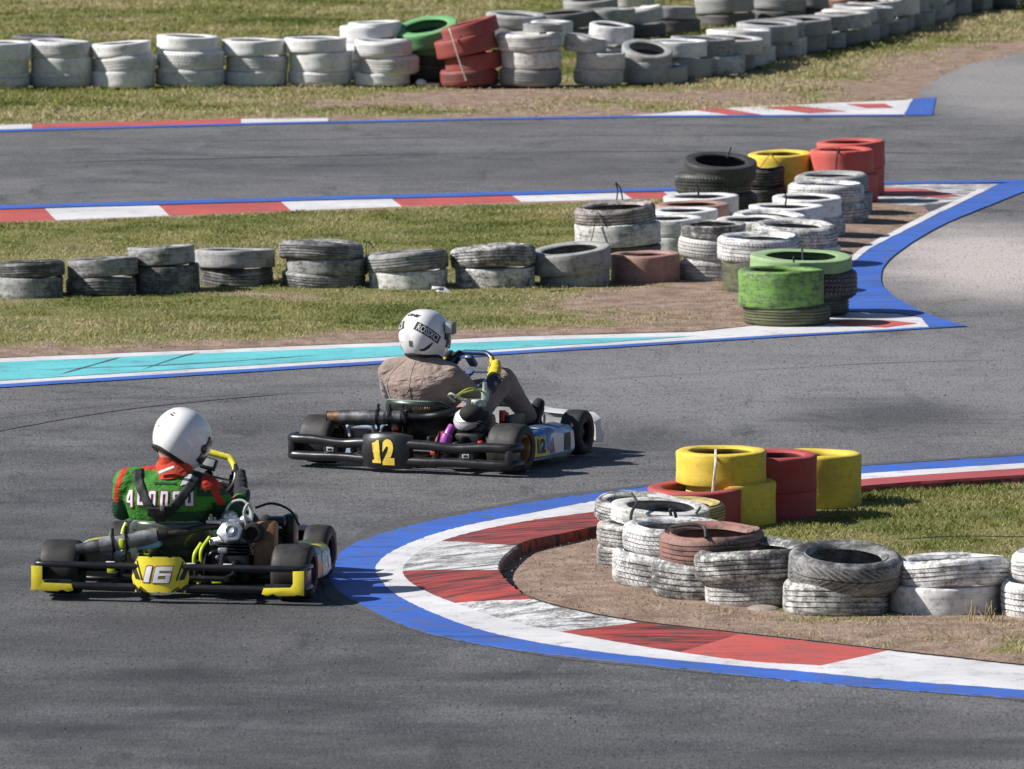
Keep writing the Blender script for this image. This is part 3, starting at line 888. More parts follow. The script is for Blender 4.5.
def tyre_mesh(Ro, W, style, seed, near):
    rng = random.Random(seed)
    seg = 72 if near else 44
    slick = style == 'slick'
    bead = Ro * (0.68 if slick else rng.uniform(0.62, 0.70))
    h = W / 2
    if slick:
        half = [(bead, -.84 * h), (bead + .008, -.95 * h), (bead + .02, -.985 * h), (Ro - .030, -1.0 * h), (Ro - .014, -.985 * h), (Ro - .005, -.94 * h),
                (Ro - .001, -.86 * h), (Ro - .003, -.4 * h), (Ro - .004, 0)]
        vv = [.06, .11, .18, .27, .31, .33, .36, .42, .5]
    else:
        half = [(bead, -.62 * h), (bead + .010, -.80 * h), (bead + .026, -.90 * h), (bead + .030, -.86 * h), (bead + .055, -.98 * h), ((bead + Ro) / 2 + .015, -1.0 * h), (Ro - .030, -.95 * h),
                (Ro - .013, -.84 * h), (Ro - .004, -.70 * h)]
        vv = [.05, .09, .12, .14, .18, .23, .28, .33, .36]
        if style in ('rib', 'block', 'edge'):
            gr = (-.44, -.15)
            for q in gr:
                d = .009
                half += [(Ro - .001, (q - .05) * h), (Ro - d, (q - .03) * h), (Ro - d, (q + .03) * h), (Ro, (q + .05) * h)]
                vv += [.5 + q * .2 - .012, .5 + q * .2 - .006, .5 + q * .2 + .006, .5 + q * .2 + .012]
        else:
            half += [(Ro, -.06 * h), (Ro - .008, -.035 * h), (Ro - .008, 0)]
            vv += [.49, .495, .5]
    prof = half + [(r, -z) for r, z in half[::-1] if abs(z) > 1e-6]
    pv = vv + [1 - q for (r, z), q in list(zip(half, vv))[::-1] if abs(z) > 1e-6]
    inn = [(bead + .012, .55 * h), (Ro - .05, .72 * h), (Ro - .024, .45 * h), (Ro - .022, -.45 * h), (Ro - .05, -.72 * h), (bead + .012, -.55 * h)]
    prof += inn
    pv += [1.0] * 3 + [0.0] * 3
    a2, p2 = rng.uniform(.002, .014) * (0.4 if slick else 1), rng.uniform(0, 6.28)
    a3, p3 = rng.uniform(.0, .007) * (0.4 if slick else 1), rng.uniform(0, 6.28)
    s2, q2 = rng.uniform(.0, .012) * (0.3 if slick else 1), rng.uniform(0, 6.28)
    b2, b3 = rng.uniform(.0, .010), rng.uniform(0, 6.28)
    ns = V((rng.uniform(-50, 50), rng.uniform(-50, 50), 0))
    vs, fs, uvs = [], [], []
    n = len(prof)
    for k in range(seg):
        a = 2 * math.pi * k / seg
        e = 1 + a2 * math.cos(2 * a + p2) + a3 * math.cos(3 * a + p3)
        lump = 0.004 * mnoise.noise(V((math.cos(a) * 2.2, math.sin(a) * 2.2, 0)) + ns)
        for (r, z) in prof:
            t = r / Ro
            bul = b2 * math.cos(a + b3) * max(0, 1 - abs(z) / h) if not slick else 0
            rr = r * e + lump + bul
            zz = z + t * s2 * math.cos(2 * a + q2) + 0.005 * t * mnoise.noise(V((math.cos(a) * 1.5 + 7, math.sin(a) * 1.5, z * 4)) + ns)
            vs.append((rr * math.cos(a), rr * math.sin(a), zz))
    for k in range(seg):
        k2 = (k + 1) % seg
        u0, u1 = k / seg, (k + 1) / seg
        for j in range(n):
            j2 = (j + 1) % n
            fs.append([k * n + j, k2 * n + j, k2 * n + j2, k * n + j2])
            uvs.append([(u0, pv[j]), (u1, pv[j]), (u1, pv[j2]), (u0, pv[j2])])
    return MB().add(vs, fs, 0, None, uvs)

COLR = {'w': (.78, .78, .79), 'c': (.70, .69, .67), 'g': (.36, .365, .37), 'd': (.13, .13, .138), 'y': (.80, .58, .05), 'r': (.45, .042, .048), 'rr': (.58, .085, .07),
        'k': (.30, .045, .04), 'pk': (.42, .235, .20), 'rt': (.42, .37, .35), 'rb': (.32, .16, .13), 'gr': (.17, .36, .065), 'ol': (.13, .145, .065), 'gp': (.30, .48, .22), 'gb': (.13, .38, .15),
        'yo': (.56, .44, .16), 'ggd': (.16, .24, .09), 'br': (.10, .055, .042), 'b': (.035, .036, .04)}
TYRES = []

def tyre(base, cx, w, ybot, hpx, style, col, wear, label, roll=0, pitch=0, group=None, dep=0.0):
    """base = (row of the stack's front foot); cx, w, ybot, hpx are read off the photograph"""
    s = ppm(base)
    Ro = w / s / 2
    W = hpx / s
    foot = ground(cx, base, 0.006)
    i = len(TYRES)
    o = tyre_mesh(Ro, W, style, 1000 + i * 7, base > 150).build('barrier_tyre', TM[style], fix=False, angle=55)
    c = COLR[col]
    k = 0.92 + 0.16 * random.random()
    if base > 150 and style != 'slick': wear = min(.9, wear + .10)
    if base > 150 and col in 'wcgd': wear = min(.9, wear + .06)
    o.color = (min(.85, c[0] * k), min(.85, c[1] * k), min(.85, c[2] * k), wear)
    o.location = (foot.x, foot.y + 0.27 + dep, 0.006 + (base - ybot) / s + W / 2)
    o.rotation_euler = (Matrix.Rotation(R(-roll), 3, 'Y') @ Matrix.Rotation(R(pitch), 3, 'X') @ Matrix.Rotation(random.uniform(0, 6.28), 3, 'Z')).to_euler()
    tag(o, label, 'tyre', group)
    TYRES.append(o)
    return o

# ---- far wall, the row of three-high stacks
g = 'tyres stacked along the far track'
FW = [  # base, [(cx, w, ybot, hpx, style, col, wear, roll)]
 ('first', 89, [(-6, 66, 89, 16, 'edge', 'w', .25, 0), (-5, 64, 75, 16, 'rib', 'w', .15, 0), (-3, 64, 60, 17, 'slick', 'w', .1, -1)]),
 ('second', 88, [(60, 62, 88, 15, 'rib', 'w', .15, 0), (61, 60, 75, 17, 'slick', 'w', .12, 1), (59, 60, 59, 17, 'block', 'w', .18, -2)]),
 ('third', 88, [(122, 61, 88, 16, 'slick', 'w', .15, 0), (124, 60, 75, 19, 'rib', 'w', .1, 4), (120, 57, 57, 13, 'slick', 'w', .12, 4)]),
 ('fourth', 87, [(189, 67, 87, 18, 'rib', 'w', .12, 0), (190, 65, 70, 19, 'block', 'w', .1, 0), (187, 59, 51, 14, 'slick', 'w', .06, -2)]),
 ('fifth', 86, [(254, 62, 86, 14, 'slick', 'w', .1, 0), (256, 60, 73, 17, 'rib', 'w', .08, 1), (253, 61, 56, 15, 'slick', 'w', .08, 0)]),
 ('sixth', 86, [(319, 60, 86, 15, 'rib', 'w', .1, 0), (320, 59, 72, 19, 'slick', 'w', .08, 1), (315, 59, 53, 14, 'slick', 'w', .06, 0)]),
]
for name, base, ts in FW:
    for p, (cx, w, yb, hp, st, c, we, ro) in zip(('bottom', 'middle', 'top'), ts):
        tyre(base, cx, w + 4, yb, hp, st, c, we + .17, f'white painted tyre, {p} of the {name} three-high stack along the far grass', ro, 0, g)
tyre(84, 34, 54, 50, 10, 'rib', 'd', .5, 'dark grey tyre lying behind the gap between the first two white far stacks', 0, 0, g, .55)
tyre(84, 302, 50, 51, 10, 'slick', 'b', .7, 'black tyre top showing behind the sixth white far stack', 0, 0, g, .55)
for p, yb, hp in (('bottom', 84, 19), ('second', 65, 19), ('third', 48, 18)):
    tyre(86, 366, 56, yb, hp, 'slick', 'w', .08, f'white tyre, {p} of the rear stack just before the green tyre', 0, 0, g, .45)
tyre(86, 374, 54, 41, 15, 'slick', 'w', .05, 'clean white tyre topping the rear stack beside the green tyre', 2, 0, g, .45)
tyre(86, 381, 57, 86, 12, 'slick', 'w', .1, 'white tyre, bottom of the front stack beside the green tyre', 0, 0, g)
tyre(86, 389, 60, 75, 18, 'block', 'c', .3, 'scuffed white tyre, middle of the front stack beside the green tyre', 0, 0, g)
tyre(86, 383, 59, 58, 17, 'rib', 'w', .15, 'white tyre topping the front stack beside the green tyre', 0, 0, g)
tyre(85, 428, 58, 85, 18, 'rib', 'gb', .85, 'green tyre darkened with painted shade, bottom of the green stack beside the red stack', 0, 0, g, .35)  # high wear darkens the paint to stand in for shade low in the stack
tyre(85, 430, 56, 69, 14, 'slick', 'gb', .8, 'dark tyre below the middle of the green stack beside the red stack', 0, 0, g, .35)  # dark by high wear too, shade put into the colour
tyre(85, 431, 58, 58, 14, 'slick', 'gb', .4, 'green and black tyre under the topmost green tyre', 3, 0, g, .35)
tyre(85, 427, 64, 45, 17, 'slick', 'gb', .08, 'green painted tyre tipped open on top of its far stack', 9, 14, g, .3)
tyre(87, 469, 60, 87, 17, 'rib', 'k', .5, 'dark red tyre, bottom of the leaning red stack', 1, 0, g)
tyre(87, 473, 57, 72, 17, 'slick', 'k', .2, 'red tyre, second from the ground in the leaning red stack', 8, 0, g)
tyre(87, 466, 63, 55, 18, 'slick', 'k', .2, 'red tyre, third from the ground in the leaning red stack', 12, 0, g)
tyre(87, 470, 58, 38, 15, 'slick', 'k', .25, 'red tyre steeply tilted on top of the leaning red stack', 15, 0, g)
tyre(87, 530, 64, 87, 18, 'rib', 'g', .3, 'grey tyre, bottom of the stack touching the red stack', 0, 0, g)
tyre(87, 531, 62, 69, 17, 'slick', 'c', .4, 'dusty grey white tyre, second in the stack touching the red stack', 0, 0, g)
tyre(87, 528, 65, 52, 18, 'edge', 'c', .4, 'chalky tyre with a toothed tread edge, third in the stack touching the red stack', 1, 0, g)
tyre(87, 543, 40, 33, 8, 'slick', 'g', .4, 'small flat grey tyre lying on the stack touching the red stack', 0, 0, g)
tyre(86, 599, 51, 86, 17, 'rib', 'c', .35, 'grey white tyre, bottom of the stack with a crooked top', 0, 0, g)
tyre(86, 601, 50, 70, 16, 'slick', 'c', .3, 'grey white tyre, middle of the stack with a crooked top', 0, 0, g)
tyre(86, 585, 44, 54, 17, 'rib', 'c', .35, 'crooked grey white tyre sagging on top of a three-high far stack', -9, 0, g)
tyre(84, 612, 46, 46, 18, 'slick', 'w', .35, 'torn white tyre perched behind the crooked topped stack', -5, 4, g, .4)
tyre(84, 612, 50, 66, 16, 'rib', 'g', .5, 'grey tyre under the torn white tyre', 0, 0, g, .45)
tyre(84, 612, 50, 84, 16, 'rib', 'g', .5, 'grey tyre on the ground beneath the torn white tyre', 0, 0, g, .45)
tyre(84, 647, 52, 84, 22, 'slick', 'g', .3, 'blue grey tyre supporting the tyre whose dark opening faces the track', 0, 0, g)
tyre(84, 647, 52, 64, 15, 'slick', 'g', .35, 'grey white tyre tipped so its dark opening faces the track', -7, 17, g)
tyre(83, 667, 42, 83, 16, 'slick', 'g', .25, 'small blue grey tyre at the foot of the opened tyre', 2, 0, g, -.1)
tyre(78, 683, 60, 78, 19, 'slick', 'g', .3, 'grey tyre under the long white topped tyre', 0, 0, g)
tyre(78, 677, 62, 58, 16, 'slick', 'w', .3, 'long white topped tyre beside the opened tyre', 0, 0, g)

# ---- grey wall running away from the track
g = 'tyres of the grey wall running away'
path = [ground(*p) for p in [(712,75),(745,66),(785,54),(835,46),(868,38),(904,28),(935,17),(1000,6),(1060,-3)]]
L = [0]
for a, b in zip(path[:-1], path[1:]): L.append(L[-1] + (b - a).length)
ORD = ['first', 'second', 'third', 'fourth', 'fifth', 'sixth', 'seventh', 'eighth', 'ninth', 'tenth', 'eleventh', 'twelfth', 'thirteenth', 'fourteenth',
       'fifteenth', 'sixteenth', 'seventeenth', 'eighteenth', 'nineteenth', 'twentieth', 'twenty-first', 'twenty-second']
def along(d):
    for i in range(len(path) - 1):
        if d <= L[i + 1]:
            return path[i].lerp(path[i + 1], (d - L[i]) / (L[i + 1] - L[i]))
    return path[-1]
def row_of(p):
    return CAM_H * CAM_F / p.y * 1.0 + HORIZON
def world_tyre(p, z, D, W, style, c, wear, label, roll, pitch, group):
    i = len(TYRES)
    o = tyre_mesh(D / 2, W, style, 1000 + i * 7, False).build('barrier_tyre', TM[style], fix=False, angle=55)
    k = 0.85 + 0.3 * random.random()
    o.color = (*[min(.82, q * k) for q in COLR[c]], wear)
    o.location = (p.x, p.y, z + W / 2)
    o.rotation_euler = (Matrix.Rotation(R(-roll), 3, 'Y') @ Matrix.Rotation(R(pitch), 3, 'X') @ Matrix.Rotation(random.uniform(0, 6.28), 3, 'Z')).to_euler()
    tag(o, label, 'tyre', group); TYRES.append(o)
    return o
rg = random.Random(5)
n = 0
d = 0.0
while d < L[-1] and n < 20:
    p = along(d) + V((rg.uniform(-.05, .05), 0.3, 0))
    w0, w1 = rg.uniform(.15, .18), rg.uniform(.14, .17)
    world_tyre(p, .0, rg.uniform(.55, .62), w0, rg.choice(['slick', 'rib', 'slick']), rg.choice('ggc'), rg.uniform(.3, .5),
               f'grey tyre, lower in the {ORD[n]} stack along the wall beyond the long white tyre', 0, 0, g)
    world_tyre(p + V((rg.uniform(-.10, .10), rg.uniform(-.08, .08), 0)), w0, rg.uniform(.55, .62), w1, rg.choice(['slick', 'rib', 'slick']), rg.choice('ggcc'), rg.uniform(.25, .5),
               f'pale topped tyre, upper in the {ORD[n]} stack along the wall beyond the long white tyre', rg.uniform(-3, 3), rg.uniform(-2, 3), g)
    d += rg.uniform(.56, .64); n += 1
p = ground(864, 34)
world_tyre(p + V((0, .3, 0)), .32, .50, .17, 'slick', 'br', .5, 'dark brown tyre leaning upright on the grey wall running away', 62, 10, g)
world_tyre(p + V((-.18, .25, 0)), .31, .36, .12, 'slick', 'rb', .3, 'small reddish tyre scrap lying on the grey wall beside the dark brown tyre', 18, 25, g)

# ---- rear wall behind it
g = 'tyres of the rear wall'
REAR = [(512,44),(561,43),(604,41),(636,38),(673,34),(727,28),(778,25),(812,22),(846,19),(880,15),(912,11),(945,7),(978,3),(1012,-1),(1045,-5)]
for i, (px, py) in enumerate(REAR):
    p = ground(px, py) + V((0, .3, 0))
    w0, w1 = rg.uniform(.13, .16), rg.uniform(.13, .16)
    c = rg.choice('gcd')
    world_tyre(p, 0, rg.uniform(.54, .62), w0, 'rib' if i % 2 else 'slick', 'd', rg.uniform(.3, .6), f'dark grey tyre, lower in the {ORD[i]} stack of the rear wall from the red one', 0, 0, g)
    world_tyre(p + V((rg.uniform(-.05, .05), 0, 0)), w0, rg.uniform(.52, .62), w1, 'slick' if i % 3 else 'rib', c, rg.uniform(.2, .5),
               f'weathered grey tyre, upper in the {ORD[i]} stack of the rear wall from the red one', rg.uniform(-3, 8), rg.uniform(-3, 4), g)
    if i >= 9:
        world_tyre(p + V((rg.uniform(-.10, .10), rg.uniform(-.1, .2), 0)), w0 + w1 + .01, rg.uniform(.52, .62), rg.uniform(.13, .16), 'slick' if i % 2 else 'rib', rg.choice('ggdc'), rg.uniform(.2, .5),
                   f'weathered tyre, third course on the {ORD[i]} stack of the rear wall from the red one', rg.uniform(-6, 8), rg.uniform(-3, 5), g)
for i in range(6):
    px, py = 856 + i * 34, 27 - i * 4.3
    p = ground(px, py) + V((0, .3, 0))
    world_tyre(p, 0, rg.uniform(.52, .6), .17, 'rib', 'd', .6, f'dark tyre on the ground, {ORD[i]} of the row squeezed between the two grey walls', 0, 0, g)
    world_tyre(p + V((rg.uniform(-.1, .1), 0, 0)), .18, rg.uniform(.5, .6), .15, 'slick', rg.choice('gdd'), .5, f'tilted dark tyre, upper of the {ORD[i]} pair squeezed between the two grey walls', rg.uniform(-12, 12), rg.uniform(-4, 10), g)
p = ground(552, 47); world_tyre(p + V((0, .3, 0)), .0, .42, .24, 'slick', 'w', .2, 'small white tyre tucked before the rear wall near the red stack', 0, 0, g)
for i, (px, py) in enumerate([(591, 13), (628, 8), (668, 1)]):
    world_tyre(ground(px, py) + V((0, .3, 0)), 0, .58, .13, 'slick', 'gcg'[i], .3,
               f'grey tyre lying alone in the grass behind the rear wall, {("nearest", "middle", "farthest")[i]} of three', rg.uniform(-4, 4), 3, g)

# ---- low row before the blue edged turf
g = 'low row of grey tyres on the middle turf'
LOW = [
 ('first', 301, [(27, 70, 301, 22, 'slick', 'g', .5, 0), (29, 69, 280, 16, 'rib', 'g', .55, 2)], 0),
 ('second', 299, [(100, 72, 299, 21, 'rib', 'g', .48, 0), (101, 72, 279, 18, 'slick', 'g', .5, 3)], 0),
 ('third', 296, [(164, 70, 296, 29, 'slick', 'g', .6, 2), (160, 68, 267, 18, 'slick', 'g', .5, 3)], 0),
 ('fourth', 290, [(235, 74, 291, 22, 'rib', 'g', .48, 0), (234, 81, 270, 18, 'slick', 'g', .4, 0)], 0),
]
for name, base, ts, dx in LOW:
    for p, (cx, w, yb, hp, st, c, we, ro) in zip(('lower', 'upper'), ts):
        tyre(base, cx, w, yb, hp, st, c, we, f'dull worn grey tyre, {p} of the {name} two-high stack on the middle turf', ro, -2.5 if p == 'upper' else 0, g)
tyre(291, 322, 84, 291, 18, 'rib', 'g', .45, 'grey tyre on the ground in the only three-high stack of the low row', 0, 0, g)
tyre(291, 326, 83, 276, 16, 'slick', 'g', .5, 'grey tyre in the middle of the only three-high stack of the low row', -1, 0, g)
tyre(291, 320, 86, 262, 18, 'rib', 'g', .45, 'big grey tyre topping the only three-high stack of the low row', -2, -2.5, g)
tyre(292, 408, 80, 292, 20, 'slick', 'c', .5, 'scarred grey tyre under the tilted one beside the white scrap', 1, 0, g)
tyre(292, 407, 83, 274, 20, 'rib', 'g', .4, 'grey tyre tilting up beside the three-high stack of the low row', 4, -3, g)
tyre(291, 495, 81, 291, 22, 'slick', 'c', .5, 'patchy white tyre on the ground beside the white scrap', 1, 0, g)
tyre(291, 493, 86, 269, 21, 'block', 'c', .5, 'flaking white tyre on top of the stack beside the white scrap', 3, -3, g)
tyre(289, 575, 71, 289, 21, 'slick', 'g', .45, 'grey tyre under the tipped open tyre at the end of the low row', 1, 0, g)
tyre(289, 571, 82, 273, 22, 'slick', 'g', .4, 'grey tyre tipped so its opening shows at the end of the low row', 6, 5, g)
tyre(286, 646, 70, 286, 30, 'slick', 'pk', .42, 'wide faded pink tyre standing alone on the dirt', 1, 1, g)

# ---- cluster at the tip of the middle turf
g = 'tyres of the cluster at the tip of the middle turf'
tyre(272, 622, 80, 272, 26, 'slick', 'd', .5, 'dark tyre at the base of the rusty topped stack behind the pink tyre', 0, 0, g)
tyre(272, 618, 88, 247, 22, 'slick', 'c', .44, 'smooth two tone tyre under the rusty topped tyre', 2, 0, g)
tyre(272, 616, 83, 228, 21, 'edge', 'rt', .5, 'rusty topped tyre tied with dark cord behind the pink tyre', 4, 3, g)
LINE = [('first', 260, 670, 66, 'w', 'w'), ('second', 252, 685, 68, 'g', 'w'), ('third', 246, 693, 74, 'c', 'pk'), ('fourth', 238, 702, 76, 'w', 'w')]
for name, b, cx, w, c0, c1 in LINE:
    tyre(b, cx, w, b, 22, 'slick', c0, .42, f'pale tyre, lower of the {name} stack behind the rusty topped stack', 0, 0, g)
    tyre(b, cx, w, b - 22, 18, 'slick', c1, .36, f'{"pinkish" if c1 == "pk" else "white"} tyre, upper of the {name} stack behind the rusty topped stack', 1, 1, g)
tyre(214, 722, 72, 214, 20, 'rib', 'b', .6, 'black tyre at the base of the black stack', 0, 0, g)
tyre(214, 714, 76, 196, 22, 'edge', 'd', .7, 'ribbed dark tyre under the tipped black tyre', 0, 0, g)
tyre(214, 721, 74, 179, 17, 'slick', 'b', .7, 'black tyre tipped with its opening showing beside the yellow one', -3, 10, g)
tyre(206, 764, 46, 206, 18, 'rib', 'b', .8, 'small black tyre on the ground between the black and yellow stacks', 0, 0, g)
tyre(206, 764, 44, 189, 21, 'rib', 'b', .8, 'small black tyre upon another between the black and yellow stacks', 0, 0, g)
tyre(203, 782, 64, 203, 26, 'slick', 'y', 0.26, 'yellow wide tyre at the base beside the red ones', 0, 0, g)
tyre(203, 781, 65, 178, 23, 'slick', 'y', 0.19, 'yellow wide tyre on top beside the red ones', 1, 2, g)
tyre(204, 847, 66, 204, 29, 'slick', 'rr', 0.22, 'red wide tyre at the base of the front red stack', 0, 0, g)
tyre(204, 843, 64, 176, 25, 'slick', 'rr', 0.18, 'red wide tyre on top of the front red stack', 1, 1, g)
tyre(197, 853, 66, 197, 29, 'slick', 'rr', 0.24, 'red wide tyre at the base of the rear red stack', 0, 0, g)
tyre(197, 852, 69, 169, 26, 'slick', 'rr', 0.19, 'red wide tyre on top of the rear red stack', 2, 1, g)
RIGHT = [('farthest', 217, 833, 74, 'g', 'g', 'slick', 'rib'), ('second', 226, 827, 77, 'c', 'w', 'rib', 'block'), ('third', 240, 808, 70, 'c', 'w', 'rib', 'slick'),
         ('fourth', 249, 787, 76, 'w', 'w', 'slick', 'slick'), ('fifth', 257, 771, 78, 'w', 'w', 'edge', 'edge'), ('sixth', 262, 752, 70, 'c', 'c', 'rib', 'slick')]
for name, b, cx, w, c0, c1, s0, s1 in RIGHT:
    tyre(b, cx + 4, w, b, 23, s0, c0, .42, f'whitish tyre, lower of the {name} stack before the red tyres', 0, 0, g)
    tyre(b, cx, w, b - 22, 19, s1, c1, .34, f'white tyre, upper of the {name} stack before the red tyres', rg.uniform(-2, 2), rg.uniform(0, 3), g)
tyre(268, 800, 84, 268, 20, 'slick', 'c', .4, 'grey white tyre beneath the earth filled white tyre', 0, 0, g)
tyre(268, 795, 88, 248, 22, 'edge', 'c', .42, 'white tyre filled with brown earth behind the pale green one', -2, 3, g)
tyre(284, 713, 66, 284, 23, 'block', 'c', .35, 'white tyre with blocky tread on the ground beside the pink tyre', 0, 0, g)
tyre(284, 713, 66, 261, 23, 'block', 'c', .25, 'white tyre with blocky tread in the middle of the stack beside the pink tyre', 0, 0, g)
tyre(284, 714, 66, 238, 12, 'slick', 'c', .62, 'flattened black streaked tyre on top of the stack beside the pink tyre', 1, 2, g)
tyre(295, 764, 84, 295, 34, 'slick', 'ol', .6, 'wide tyre half green half grey behind the bright green one', 0, 0, g)
tyre(295, 759, 83, 264, 26, 'edge', 'w', .34, 'white tyre with toothed tread lying on the half green tyre', 0, 2, g)
tyre(318, 812, 78, 318, 20, 'rib', 'ggd', .8, 'dark tyre on the ground under the knobbly one by the blue band', 0, 0, g)
tyre(318, 817, 84, 300, 29, 'block', 'd', .7, 'knobbly dark tyre under the pale green one by the blue band', 0, 0, g)
tyre(318, 802, 103, 271, 13, 'slick', 'gp', .2, 'large pale green tyre lying open on the knobbly one', -1, 3, g)
tyre(327, 787, 88, 327, 20, 'rib', 'ol', .45, 'muddy tyre under the bright green one', 0, 0, g)
tyre(327, 782, 87, 309, 37, 'slick', 'gr', .56, 'wide bright green tyre with a black top edge', 0, 0, g)

# ---- near turf
g = 'tyres of the barrier on the near turf'
tyre(531, 732, 92, 531, 46, 'slick', 'y', 0.22, 'yellow wide tyre on the ground under another yellow one', 0, 0, g)
tyre(531, 722, 92, 488, 34, 'slick', 'y', 0.19, 'yellow wide tyre on top with a white strap down its side', 0, 1, g)
tyre(524, 775, 88, 524, 30, 'slick', 'r', 0.26, 'red wide tyre, lower of the pair between the two yellow stacks', 0, 0, g)
tyre(524, 774, 90, 495, 37, 'slick', 'r', 0.26, 'red wide tyre, upper of the pair between the two yellow stacks', 0, 1, g)
tyre(512, 817, 93, 512, 55, 'slick', 'y', 0.20, 'tall yellow wide tyre standing alone next to the red pair', 0, 0, g)
tyre(534, 697, 98, 534, 43, 'slick', 'r', 0.22, 'red wide tyre lying open before the white strapped yellow one', 0, 2, g)
tyre(548, 676, 100, 548, 22, 'rib', 'yo', .7, 'dark tyre on the ground under the ochre topped one', 0, 0, g)
tyre(548, 676, 100, 528, 21, 'rib', 'yo', .4, 'ochre topped tyre with blackened tread before the open red one', 0, 2, g)
tyre(572, 647, 100, 573, 26, 'block', 'c', .45, 'white tyre at the ground at the point nearest the red and white kerb', 0, 0, g)
tyre(572, 646, 98, 552, 26, 'block', 'c', .42, 'white tyre second from the ground at the point nearest the red and white kerb', 0, 0, g)
tyre(565, 641, 92, 529, 22, 'edge', 'c', .42, 'black speckled white tyre at the back of the barrier end with its opening showing', -3, 4, g, .18)
tyre(572, 661, 100, 527, 16, 'slick', 'c', .45, 'white tyre with a brown inside and a dark strap at the barrier end', -3, 4, g, .05)
tyre(592, 664, 104, 592, 37, 'block', 'w', .40, 'white tyre with three rows of tread blocks, on the ground', -1, 0, g)
tyre(592, 677, 108, 557, 29, 'block', 'w', .38, 'big white tyre with a brown inside above the tyre of three tread rows', -1, 2, g)
tyre(604, 706, 108, 604, 40, 'rib', 'c', .52, 'white tyre with a smeared black flank under the brick red one', -1, 0, g)
tyre(604, 713, 107, 567, 33, 'edge', 'rb', .46, 'brick red and black tyre with two dark straps in its opening', 1, 3, g)
tyre(611, 756, 100, 611, 32, 'block', 'c', .38, 'grey white tyre under the mottled leaning one', 1, 0, g)
tyre(611, 754, 118, 583, 32, 'edge', 'c', .52, 'mottled black and white tyre with a yellowish edge leaning on its neighbour', 4, 1, g)
tyre(620, 838, 108, 620, 37, 'rib', 'c', .44, 'dirty white tyre under the black tyre with arrow shaped tread', -1, 0, g)
tyre(620, 847, 116, 591, 34, 'chevron', 'g', .46, 'black and white tyre with arrow shaped tread and a wide open top', -3, 8, g)
tyre(619, 947, 116, 619, 31, 'slick', 'w', .34, 'smooth white tyre on the ground with a scuffed end beside the black one', 1, 0, g)
tyre(619, 955, 116, 591, 29, 'rib', 'w', .36, 'clean white tyre with a stitched looking tread line, resting on a smooth one', 2, -3, g)
tyre(623, 1058, 110, 623, 38, 'block', 'w', .36, 'white tyre on the ground cut by the edge of the picture', 0, 0, g)
tyre(623, 1069, 110, 586, 30, 'rib', 'w', .32, 'white tyre on top cut by the edge of the picture', 0, 0, g)

# ---- cords and straps tied round the tyres
def strap(path, r, mat, label, flat=None, z=0):
    mb = MB().tube(catmull(path, 5), r * .62, 0, 6, flat=flat)
    tag(mb.build('tie_strap', M[mat]), label, 'strap', 'straps and cords tying the tyres')
def at(px, py, base, dep=0.0):
    """point above the foot row base, dep metres behind the stack's front foot"""
    f = ground(px, base, .006)
    s = ppm(base)
    return V((f.x, f.y + dep, .006 + (base - py) / s + dep * math.tan(PITCH) * 1.0))
strap([at(617, 206, 272, .28), at(618, 196, 272, .28), at(616, 189, 272, .28), at(621, 195, 272, .28), at(623, 207, 272, .3)], .008, 'tie', 'dark cord looped upright on the rusty topped tyre')
strap([at(584, 252, 272, -.16), at(592, 236, 272, -.05), at(597, 212, 272, -.02), at(603, 220, 272, -.03), at(608, 228, 272, -.03)], .007, 'tie', 'dark cord hanging down the side of the rusty topped tyre')
strap([at(716, 453, 531, .1), at(715.4, 463, 531, -.012), at(713, 487, 531, -.012), at(712, 498, 531, -.02)], .012, 'tie_white', 'white strap down the side of the upper yellow tyre')
strap([at(632, 500, 572, .18), at(637, 505, 572, .08), at(632, 512, 572, .03), at(631, 520, 572, .0), at(636, 521, 572, .0)], .013, 'tie', 'dark strap over the tyre with a brown inside at the barrier end')
strap([at(672, 527, 604, .3), at(671, 521, 604, .3), at(675, 522, 604, .3), at(677, 529, 604, .3)], .013, 'tie', 'short dark strap end standing in the brick red tyre')
strap([at(671, 531, 604, .12), at(690, 528, 604, .1), at(704, 530, 604, .08), at(706, 537, 604, -.0)], .016, 'tie', 'wide dark strap lying across the brick red tyre')
strap([at(697, 527, 604, .35), at(701, 521, 604, .35), at(702, 520, 604, .35)], .012, 'tie', 'thin dark strap tip behind the brick red tyre')
strap([at(839, 150, 204, .1), at(837, 154, 204, -.01), at(836, 166, 204, -.012), at(836, 177, 204, -.02)], .010, 'tie', 'dark strap down the front of the upper red tyre')
strap([at(772, 157, 203, -.0), at(771, 153, 203, .0), at(762, 165, 203, .02), at(758, 172, 203, .03)], .006, 'tie_brown', 'ochre cord on one side of the upper yellow tyre at the far cluster')
strap([at(771, 153, 203, -.0), at(776, 161, 203, -.01), at(785, 173, 203, -.012)], .006, 'tie_brown', 'ochre cord crossing the front of the upper yellow tyre at the far cluster')
strap([at(449, 28, 87, .02), at(452, 36, 87, -.02), at(458, 56, 87, -.03), at(466, 80, 87, -.02)], .011, 'tie_white', 'white strap running down the leaning red stack')
strap([at(786, 212, 249, .25), at(787, 204, 249, .25), at(786, 199, 249, .25)], .010, 'tie', 'dark strap end standing among the white tyres of the far cluster')
strap([at(699, 203, 246, .3), at(699, 195, 246, .3), at(697, 191, 246, .3)], .012, 'tie', 'dark strap end among the pale stacks behind the rusty topped stack')
strap([at(803, 258, 318, .3), at(803, 253, 318, .25), at(803, 261, 318, .1), at(803, 264, 318, .0)], .010, 'tie', 'dark strap over the edge of the large pale green tyre')
strap([at(795, 268, 327, .22), at(794, 264, 327, .22), at(795, 262, 327, .22)], .009, 'tie', 'dark strap end on the bright green tyre')
strap([at(728, 164, 214, .3), at(730, 158, 214, .3), at(732, 153, 214, .3)], .010, 'tie', 'dark strap end inside the tipped black tyre')
